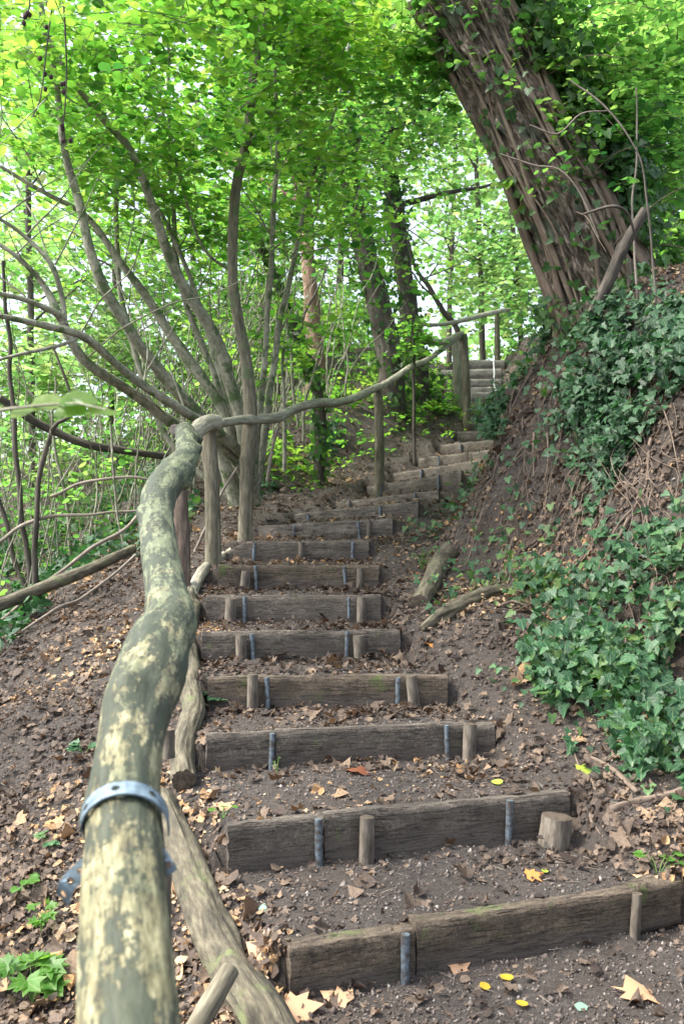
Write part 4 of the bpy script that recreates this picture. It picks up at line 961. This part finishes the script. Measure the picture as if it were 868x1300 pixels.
# far wood: trunks and foliage reading as one mass
cen = []
n = 6500
yy = r_.uniform(30, 55, n); px = r_.uniform(-150, 1020, n); py = 650 - 830 * r_.uniform(0, 1, n) ** .8
p = P(px, py, yy); k = vn(p[:, 0] * .35, p[:, 1] * .1, p[:, 2] * .35, 3) + r_.normal(0, .12, n) > np.where(py > 400, -.45, 0)
cen = p[k]
pp, ax, nr, sz, ca, tb = sprays(cen, 7, 1.6, .42, r_, flat=.6)
leaves('distant_wood', pp, ax, nr, sz, T_SIMPLE, M['far_leaf']); dw = bpy.data.objects['distant_wood']; tag(dw, kind='stuff')
# side and back trees that close the wood around the stair (low detail)
def scatter(n, fx, fy):
    return r_.uniform(*fx, n), r_.uniform(*fy, n)
# thicket on the left below the stair and around the hazel
x, y = scatter(7200, (-13, -1.2), (6.2, 24)); 
L = np.interp(y, Ly, Lx); k = (L - x > 1.7) & (vn(x * .6, y * .6, 0, 6) > -.35); x, y = x[k], y[k]
z = G(x, y) + r_.uniform(0, 1, len(x)) ** 1.6 * np.clip((y - 5) * .22, .25, 2.2)
pp, ax, nr, sz, ca, tb = sprays(np.stack([x, y, z], -1), 6, .4, .085, r_, flat=.45)
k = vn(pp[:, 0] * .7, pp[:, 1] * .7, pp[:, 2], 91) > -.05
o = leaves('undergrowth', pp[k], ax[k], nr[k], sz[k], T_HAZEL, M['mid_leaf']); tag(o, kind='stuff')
o = leaves('dark_undergrowth', pp[~k], ax[~k], nr[~k], sz[~k] * .9, T_HAZEL, M['dark_leaf']); tag(o, kind='stuff')  # the rest of the noise split gets the darker leaf colour
mb = MB()
for q in range(190):
    r2 = np.random.default_rng(6000 + q); y0 = r2.uniform(8.2, 17); x0 = float(np.interp(y0, Ly, Lx)) - r2.uniform(1.6, 1.6 + y0 * .42)
    if q % 3 == 0: y0 = r2.uniform(9.5, 13); x0 = float(np.interp(y0, Ly, Lx)) - r2.uniform(1.0, 2.6)
    z0 = float(G(x0, y0)); h = r2.uniform(1.0, 3.6); lx, ly = r2.normal(0, .35, 2)
    tube(mb, [[x0, y0, z0 - .1], [x0 + lx * .4 * h + .05, y0, z0 + h * .5], [x0 + lx * h, y0 + ly * h, z0 + h]], [r2.uniform(.006, .016), .008, .003], seg=5, step=.15, wob=.05, seed=q, caps=False)
tag(mb.build('thicket_whips', M['bark_hazel']), kind='stuff')
tw_ = twigs('thicket_twigs', np.stack([x, y, z - .8 * r_.uniform(.2, 1, len(x))], -1)[::2] + r_.normal(0, .25, (len(x[::2]), 3)), np.stack([x, y, z + .3], -1)[::2], .006, M['twig'], None); tag(tw_, kind='stuff')
# dark thicket leaves low on the slope (ivy)
x, y = scatter(16000, (-7, 0), (6.0, 13)); L = np.interp(y, Ly, Lx); u = L - x
k = (u > .75 + .5 * (y < 8)) & (vn(x * 1.1, y * 1.1, 0, 61) + .25 * (u - 1.2) + .1 * (y > 7.5) > .25); x, y = x[k], y[k]
z = G(x, y) + np.abs(r_.normal(0, .07, len(x)))
nr = GN(x, y) + r_.normal(0, .35, (len(x), 3)); ax = r_.normal(0, 1, (len(x), 3)); ax[:, 1] -= .5
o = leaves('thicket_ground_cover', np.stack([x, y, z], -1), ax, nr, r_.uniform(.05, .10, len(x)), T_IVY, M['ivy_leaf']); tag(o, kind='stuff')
# bright low plants left of the upper steps
cl = []
for px, py, rr_, n in [(515, 500, .45, 90), (545, 515, .35, 70), (500, 520, .3, 30), (455, 540, .4, 30), (420, 555, .3, 18), (350, 600, .35, 60), (540, 488, .3, 40), (525, 478, .4, 70), (360, 585, .35, 50), (470, 505, .5, 50), (400, 520, .6, 60)]:
    g0 = onground(px, py, 7); cl.append(g0 + r_.normal(0, 1, (n, 3)) * [rr_, rr_, .02] * np.array(1.0))
cl = np.vstack(cl); cl[:, 2] = G(cl[:, 0], cl[:, 1]) + r_.uniform(.03, .3, len(cl))
pp, ax, nr, sz, ca, tb = sprays(cl, 6, .16, .07, r_, flat=.4)
x, y = scatter(1100, (-3, 2.2), (13, 28)); Lq = np.interp(y, Ly, Lx); k = Lq - x > 1.2; x, y = x[k], y[k]
pq = sprays(np.stack([x, y, G(x, y) + r_.uniform(0, 1, len(x)) ** 2 * 1.1], -1), 6, .3, .085, r_, flat=.4)
pp, ax, nr, sz = [np.concatenate([a_, b_]) for a_, b_ in zip((pp, ax, nr, sz), pq[:4])]
o = leaves('bank_herbs', pp, ax, nr, sz, T_HAZEL, M['hazel_leaf']); tag(o, kind='stuff')
# greenery on top of right bank and beyond
x, y = scatter(6200, (1.9, 14), (5, 24)); R = np.interp(y, Ry, Rx); k = (x - R > np.where(y > 12.5, .35, 2.3)) & (vn(x * .6, y * .6, 0, 16) > -.3); x, y = x[k], y[k]
z = G(x, y) + r_.uniform(0, 1, len(x)) ** 1.5 * np.clip((y - 4) * .2, .3, 2)
pp, ax, nr, sz, ca, tb = sprays(np.stack([x, y, z], -1), 6, .35, .08, r_, flat=.45)
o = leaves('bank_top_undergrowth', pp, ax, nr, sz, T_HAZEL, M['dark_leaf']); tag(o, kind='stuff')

# ivy on the right bank
def poly_in(px, py, poly):
    poly = np.array(poly, float); c = np.zeros(px.shape, bool); j = len(poly) - 1
    for i in range(len(poly)):
        xi, yi = poly[i]; xj, yj = poly[j]
        c ^= ((yi > py) != (yj > py)) & (px < (xj - xi) * (py - yi) / (yj - yi + 1e-9) + xi); j = i
    return c
x = r_.uniform(.5, 4.2, 260000); y = 3.3 + 8.2 * r_.uniform(0, 1, 260000) ** 1.2
R = np.interp(y, Ry, Rx); k = x - R > .15; x, y = x[k], y[k]
z = G(x, y); g3 = np.stack([x, y, z], -1); px, py = proj(g3)
k = (px < 960) & (px > 500) & (py > 330) & (py < 1120); g3, px, py = g3[k], px[k], py[k]
d = np.zeros(len(px))
A1 = [(868, 560), (840, 680), (760, 730), (700, 730), (640, 760), (620, 800), (665, 850), (690, 900), (760, 940), (800, 990), (840, 1020), (960, 1060), (960, 500)]
A2 = [(690, 400), (960, 380), (960, 700), (850, 690), (800, 600), (760, 540), (700, 510), (640, 560), (590, 600), (560, 640), (540, 640), (600, 540), (650, 470)]
A3 = [(700, 500), (800, 560), (860, 700), (800, 740), (740, 640), (690, 620)]
d = np.maximum(d, .95 * poly_in(px, py, A1)); d = np.maximum(d, 1.0 * poly_in(px, py, A2)); d = np.maximum(d, .62 * poly_in(px, py, A3)); d = np.maximum(d, .62 * poly_in(px, py, [(790, 540), (960, 540), (960, 720), (830, 720)])); d = np.maximum(d, .06)
cl = vn(g3[:, 0] * 2.2, g3[:, 1] * 2.2, g3[:, 2] * 2.2, 31) + .5 * vn(g3[:, 0] * 6, g3[:, 1] * 6, g3[:, 2] * 6, 32)
dens = d * np.clip(.5 + cl * 1.5, 0.02, 1.3)
k = r_.uniform(0, 1, len(d)) < (~((px < 634) & (py < 580))) * dens * .6 * np.clip(.55 / GN(g3[:, 0], g3[:, 1], .1)[:, 2], .6, 2.2)
g3 = g3[k]; px, py = proj(g3); thick = np.where(d[k] > .9, .12, .07)
nrm = GN(g3[:, 0], g3[:, 1], .08)
pos = g3 + nrm * (np.abs(r_.normal(0, 1, len(g3))) * thick)[:, None] + [0, 0, .01]
ax = r_.normal(0, .6, pos.shape) + np.array([-.1, -.5, -.7]); nr = nrm * .8 + [0, -.25, .55] + r_.normal(0, .3, pos.shape)
sz = r_.uniform(.022, .059, len(pos)) * (1 + .15 * (d[k] > .9))
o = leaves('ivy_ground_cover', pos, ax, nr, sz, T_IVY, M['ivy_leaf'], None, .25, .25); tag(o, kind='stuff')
print('ivy', len(pos))
# roots and dead ivy strands hanging down the bank
mb = MB()
for q in range(230):
    r2 = np.random.default_rng(3000 + q)
    px0, py0 = r2.uniform(590, 860), r2.uniform(430, 780)
    if px0 < 640 and py0 > 690: continue
    p0 = onground(px0, py0, 3.5, 12); p_ = p0.copy()
    pts = []
    dx = r2.normal(.1, 1.3); L_ = r2.uniform(.12, .55)
    for t in np.linspace(0, 1, 6):
        xx_, yy_ = p0[0] + (dx * .5 - .35) * L_ * t + .03 * vn(t * 4, q), p0[1] - .75 * L_ * t * r2.uniform(.6, 1.1)
        pts.append([xx_, yy_, float(G(xx_, yy_)) + .015 + .035 * math.sin(t * 3.1)])
    tube(mb, pts, np.linspace(r2.uniform(.002, .007) if q % 9 else .013, .0012, 6), seg=5, step=.04, wob=.05, seed=q, caps=False)
tag(mb.build('root_tangle', M['bark_vine']), kind='stuff')
mb = MB()
for q in range(7):   # long pale dry runners over the ivy at the right
    r2 = np.random.default_rng(4000 + q); px0 = r2.uniform(770, 860); py0 = r2.uniform(480, 620)
    pts = []
    for t in np.linspace(0, 1, 7):
        p_ = onground(px0 + 45 * t * r2.uniform(.6, 1.2) + 8 * r2.normal(), py0 + 170 * t, 3.5, 12)
        pts.append(p_ + GN(p_[0], p_[1]) * .10)
    tube(mb, pts, .0022, seg=4, step=.05, wob=.05, seed=q, caps=False)
tag(mb.build('dry_runners', M['bark_vine']), kind='stuff')

# ------------------------------------------------------------------ leaf litter, twigs and crumbs
def litter_pts(n, ymin=2.3, ymax=19, xr=(-4.5, 4.5), pw=1.9):
    y = ymin + (ymax - ymin) * r_.uniform(0, 1, n) ** pw
    half = y * .42 + .3
    x = r_.uniform(-1, 1, n) * half
    return x, y
def dens_fn(x, y):
    L = np.interp(y, Ly, Lx); R = np.interp(y, Ry, Rx)
    inside = (x > L) & (x < R)
    t = (x - L) / (R - L)
    edge = np.maximum(1 - np.minimum(t, 1 - t) / .22, 0)
    cl = .5 + .6 * vn(x * 3, y * 3, 0, 41) + .35 * vn(x * 9, y * 9, 0, 42)
    tread = np.interp(y, [2.5, 3.5, 4.3, 5, 6.5, 9], [.08, .09, .2, .6, .75, .5])
    # litter gathers at the foot of each riser
    fy = np.interp(y, SM[:, 1], np.arange(NS)) % 1
    tread = tread * (.6 + .9 * sst(.5, 1, fy))
    d = np.where(inside, tread * (1 + 1.2 * edge), .85)
    left = (x < L) & (y > 9.2); d = np.where(left, .95, d)
    right = (x > R) & (y > 6.5); d = np.where(right, .75, d)
    return np.clip(d * np.clip(cl + .25, .1, 1.3), 0, 1)
x, y = litter_pts(200000, ymax=23)
k = r_.uniform(0, 1, len(x)) < dens_fn(x, y); x, y = x[k], y[k]
x2 = r_.uniform(.4, 3.2, 60000); y2 = r_.uniform(4.2, 11, 60000); Rr = np.interp(y2, Ry, Rx); gn = GN(x2, y2, .06)
k = (x2 - Rr > .2) & (r_.uniform(0, 1, len(x2)) < np.clip((1 / gn[:, 2] - .9) * .5, 0, 1) * np.clip(.6 + 1.1 * vn(x2 * 3, y2 * 3, 0, 43), .1, 1)) & (proj(np.stack([x2, y2, G(x2, y2)], -1))[0] < 900)
x = np.concatenate([x, x2[k]]); y = np.concatenate([y, y2[k]])
nr = GN(x, y, .02); z = G(x, y)
n = len(x); pos = np.stack([x, y, z], -1) + nr * np.abs(r_.normal(.006, .012, n))[:, None]
ax = r_.normal(0, 1, (n, 3)); ax -= nr * (ax * nr).sum(1, keepdims=True); ax += nr * r_.normal(0, .25, (n, 1))
sz = np.exp(r_.normal(np.log(.021), .5, n)).clip(.008, .08)
nr = nr + r_.normal(0, .28, (n, 3))
for nm, tm, k, wd in (('leaf_litter', T_MAPLE, np.arange(n) % 5 < 2, .85), ('oval_leaf_litter', T_HAZEL, np.arange(n) % 5 >= 2, 1.0)):
    o = leaves(nm, pos[k], ax[k], nr[k], sz[k], tm, M['dead_leaf'], None, .35, .6, wid=wd, jitter=.055); tag(o, kind='stuff')
x, y = litter_pts(60000, pw=1.7); k = r_.uniform(0, 1, len(x)) < dens_fn(x, y) + .12; x, y = x[k], y[k]
n = len(x); nr = GN(x, y, .02); pos = np.stack([x, y, G(x, y)], -1) + nr * .004
ax = r_.normal(0, 1, (n, 3)); ax -= nr * (ax * nr).sum(1, keepdims=True)
o = leaves('leaf_fragments', pos, ax, nr + r_.normal(0, .5, (n, 3)), r_.uniform(.006, .02, n), T_BIT, M['dead_leaf'], None, .3, .5, jitter=.08); tag(o, kind='stuff')
x, y = litter_pts(9000, ymax=12, pw=1.5); k = r_.uniform(0, 1, len(x)) < dens_fn(x, y) + .05; x, y = x[k], y[k]
n = len(x); d = r_.normal(0, 1, (n, 2)); d /= np.linalg.norm(d, axis=1, keepdims=True); ln = r_.uniform(.01, .07, n)
bx, by = x + d[:, 0] * ln, y + d[:, 1] * ln
nz = G(x, y) + .008; nz2 = G(bx, by) + r_.uniform(.004, .02, n)
o = twigs('twig_litter', np.stack([x, y, nz], -1), np.stack([bx, by, nz2], -1), .0018, M['twig'], None); tag(o, kind='stuff')
# crumbs of soil
x, y = litter_pts(70000, ymax=9, pw=1.8); n = len(x); k = r_.uniform(0, 1, n) < .75; x, y = x[k], y[k]; n = len(x)
oc = np.array([(1, 0, 0), (-1, 0, 0), (0, 1, 0), (0, -1, 0), (0, 0, 1), (0, 0, -1)], float)
of = np.array([(0, 2, 4), (2, 1, 4), (1, 3, 4), (3, 0, 4), (2, 0, 5), (1, 2, 5), (3, 1, 5), (0, 3, 5)])
sz = np.exp(r_.normal(np.log(.0042), .5, n)).clip(.002, .014)
V = np.stack([x, y, G(x, y) + .001], -1)[:, None] + (oc[None] * r_.uniform(.5, 1.2, (n, 6, 1)) + r_.normal(0, .25, (n, 6, 3))) * sz[:, None, None]
me = bpy.data.meshes.new('soil_crumbs'); me.vertices.add(n * 6); me.vertices.foreach_set('co', V.astype(np.float32).ravel())
Lp = (of[None] + (np.arange(n) * 6)[:, None, None]).reshape(-1); me.loops.add(len(Lp)); me.loops.foreach_set('vertex_index', Lp.astype(np.int32))
me.polygons.add(n * 8); me.polygons.foreach_set('loop_start', (np.arange(n * 8) * 3).astype(np.int32)); me.update(calc_edges=True)
tag(link(me, 'soil_crumbs', M['crumb']), kind='stuff')

# conspicuous single fallen leaves
FL = [(738, 984, .085, 'lime', 'yellow-green fallen leaf on the soil right of the third step', .5), (505, 898, .07, 'lime', 'pale green fallen leaf on the tread above the third step', .2),
 (822, 1275, .13, 'tan', 'large tan curled leaf at the bottom right corner', 1.8), (573, 1235, .08, 'tan', 'tan lobed leaf below the lowest step right of its left rod', .6), (650, 1250, .045, 'yellow', 'small bright yellow leaf below the middle of the lowest step', 2.4),
 (612, 1262, .04, 'yellow', 'tiny yellow leaf left of the bright yellow one', 1), (666, 1284, .04, 'yellow', 'tiny yellow leaf near the bottom edge', 2), (731, 1287, .04, 'greygreen', 'small grey-green leaf near the bottom edge', .3),
 (342, 1160, .055, 'greygreen', 'small grey-green leaf left of the lowest step', 2), (310, 1176, .07, 'orange', 'orange brown leaf beside the long barked log', 1.2), (364, 1288, .10, 'tan', 'large tan leaf at the foot of the long barked log', .2),
 (440, 1278, .09, 'tan', 'crumpled tan leaf at the bottom left of the lowest step', 2.6), (455, 985, .09, 'rust', 'dark rust curled leaf on the tread below the third step', 1.4), (280, 1030, .08, 'tan', 'tan leaf left of the second step', .9),
 (638, 998, .05, 'lime', 'small green leaf on the tread between second and third steps', 2.7), (668, 1117, .06, 'orange', 'small orange leaf on the tread behind the lowest step', .2), (546, 822, .08, 'orange', 'orange leaf right of the fifth step', .8),
 (340, 1218, .10, 'tan', 'broad pale brown leaf left of the lowest step end', 2.2), (690, 1113, .03, 'lime', 'tiny green scrap above the lowest step', 1), (820, 1125, .10, 'tan', 'tan leaf by the right end of the lowest step', 1.9)]
for px, py, s, mt, lb, az in FL:
    p = onground(px, py); nn = GN(p[0], p[1]); ax = np.array([math.cos(az), math.sin(az), .05])
    o = leaves('fallen_leaf', (p + nn * .02)[None], ax[None], (nn + [.1, -.25, 0])[None], np.array([s]), T_MAPLE if s > .055 else T_HAZEL, M[mt], None, .35, .3, jitter=.03)
    tag(o, lb, 'leaf')

# ------------------------------------------------------------------ small plants
def herb(px, py, n, size, hgt, spread, label, mat='herb_leaf', tm=T_HAZEL, seed=1, name='seedling'):
    r2 = np.random.default_rng(seed); p = onground(px, py)
    root = thing(name, p, label, 'plant')
    mb = MB(); pos, axs, nrs, szs = [], [], [], []
    for q in range(n):
        az = r2.uniform(0, 6.28); rr_ = spread * r2.uniform(.3, 1)
        tip = p + [math.cos(az) * rr_, math.sin(az) * rr_, hgt * r2.uniform(.5, 1.1)]
        tube(mb, [p, (p + tip) / 2 + [0, 0, hgt * .2], tip], .0018, seg=4, step=.02, caps=False)
        for da in ((-.9, 0, .9) if size > .03 else (0,)):
            pos.append(tip); axs.append([math.cos(az + da), math.sin(az + da), -.1]); nrs.append([r2.normal(0, .2), -.35 + r2.normal(0, .2), 1]); szs.append(size * r2.uniform(.7, 1.2))
    mb.build('stalk', M['herb_leaf'], root)
    leaves('leaf_blades', np.array(pos), np.array(axs), np.array(nrs), np.array(szs), tm, M[mat], root)
herb(42, 1275, 9, .075, .13, .11, 'largest lobed green herb at the bottom left corner', seed=2, name='herb', tm=T_MAPLE)
herb(53, 1185, 4, .04, .10, .05, 'small upright green seedling left of the rail', seed=3, tm=T_MAPLE)
herb(108, 960, 4, .05, .05, .06, 'dark green ivy sprig on the litter left of the rail', 'ivy_leaf', T_IVY, 4, 'ivy_sprig')
herb(65, 1078, 2, .055, .05, .04, 'single ivy sprig low on the left slope', 'ivy_leaf', T_IVY, 5, 'ivy_sprig')
herb(268, 892, 3, .075, .07, .06, 'blue-green leafy sprig by the cut log beside the fourth step', 'ivy_leaf', T_IVY, 6, 'ivy_sprig')
herb(283, 1040, 3, .03, .05, .04, 'tiny green seedling left of the second step', seed=7)
herb(352, 985, 3, .018, .08, .03, 'tiny seedling at the foot of the third step', seed=8)
herb(535, 725, 12, .03, .16, .10, 'feathery green fern-like tuft above the short mossy log', seed=9, name='fern_tuft')
herb(300, 732, 4, .03, .06, .06, 'bright green seedling left of the seventh step', seed=10)
herb(255, 905, 4, .02, .03, .03, 'tiny moss-like sprout on the cut log side', seed=11)
herb(835, 1115, 5, .035, .09, .09, 'small green sprig at the right edge behind the lowest step', seed=12)
herb(30, 1130, 3, .04, .05, .05, 'pale green sprig at the left edge of the slope', seed=13)

# ------------------------------------------------------------------ light, sky, camera
w = bpy.data.worlds.new("World"); C.world = w; w.use_nodes = True; nt = w.node_tree
bg = nt.nodes['Background']; sky = nt.nodes.new('ShaderNodeTexSky'); sky.sky_type = 'NISHITA'; sky.sun_disc = False
EL, AZ = math.radians(56), math.radians(-98)
sky.sun_elevation = EL; sky.sun_rotation = AZ; sky.air_density = 1.0; sky.dust_density = 4.0; sky.ozone_density = 1.0
hs = nt.nodes.new('ShaderNodeHueSaturation'); hs.inputs['Saturation'].default_value = .6
nt.links.new(sky.outputs[0], hs.inputs['Color']); nt.links.new(hs.outputs[0], bg.inputs[0]); bg.inputs[1].default_value = .15
sd = bpy.data.lights.new('sun', 'SUN'); sd.energy = 1.5; sd.angle = math.radians(12); sd.color = (1, .97, .9)
so = bpy.data.objects.new('sun', sd); COL.objects.link(so)
dirv = Vector((math.sin(AZ) * math.cos(EL), math.cos(AZ) * math.cos(EL), math.sin(EL)))   # towards the sun
so.rotation_euler = dirv.to_track_quat('Z', 'Y').to_euler()
cam = bpy.data.cameras.new('camera'); co = bpy.data.objects.new('camera', cam); COL.objects.link(co)
co.location = (0, 0, 0); co.rotation_euler = (math.pi / 2 + TH, 0, 0)
cam.sensor_fit = 'VERTICAL'; cam.sensor_height = 36; cam.sensor_width = 24; cam.lens = 36 * F / 1300
cam.clip_end = 1000; cam.clip_start = .05
cam.dof.use_dof = True; cam.dof.focus_distance = 4.6; cam.dof.aperture_fstop = 6.3
C.camera = co
vs = C.view_settings; C.display_settings.display_device = 'sRGB'; vs.view_transform = 'Standard'; vs.look = 'None'; vs.exposure = 2.1; vs.gamma = 1
C.cycles.max_bounces = 12; C.cycles.diffuse_bounces = 7; C.cycles.transmission_bounces = 8; C.cycles.use_denoising = True
try: C.cycles.denoiser = 'OPENIMAGEDENOISE'
except Exception: pass
print('verts', sum(len(o.data.vertices) for o in COL.objects if o.type == 'MESH'))
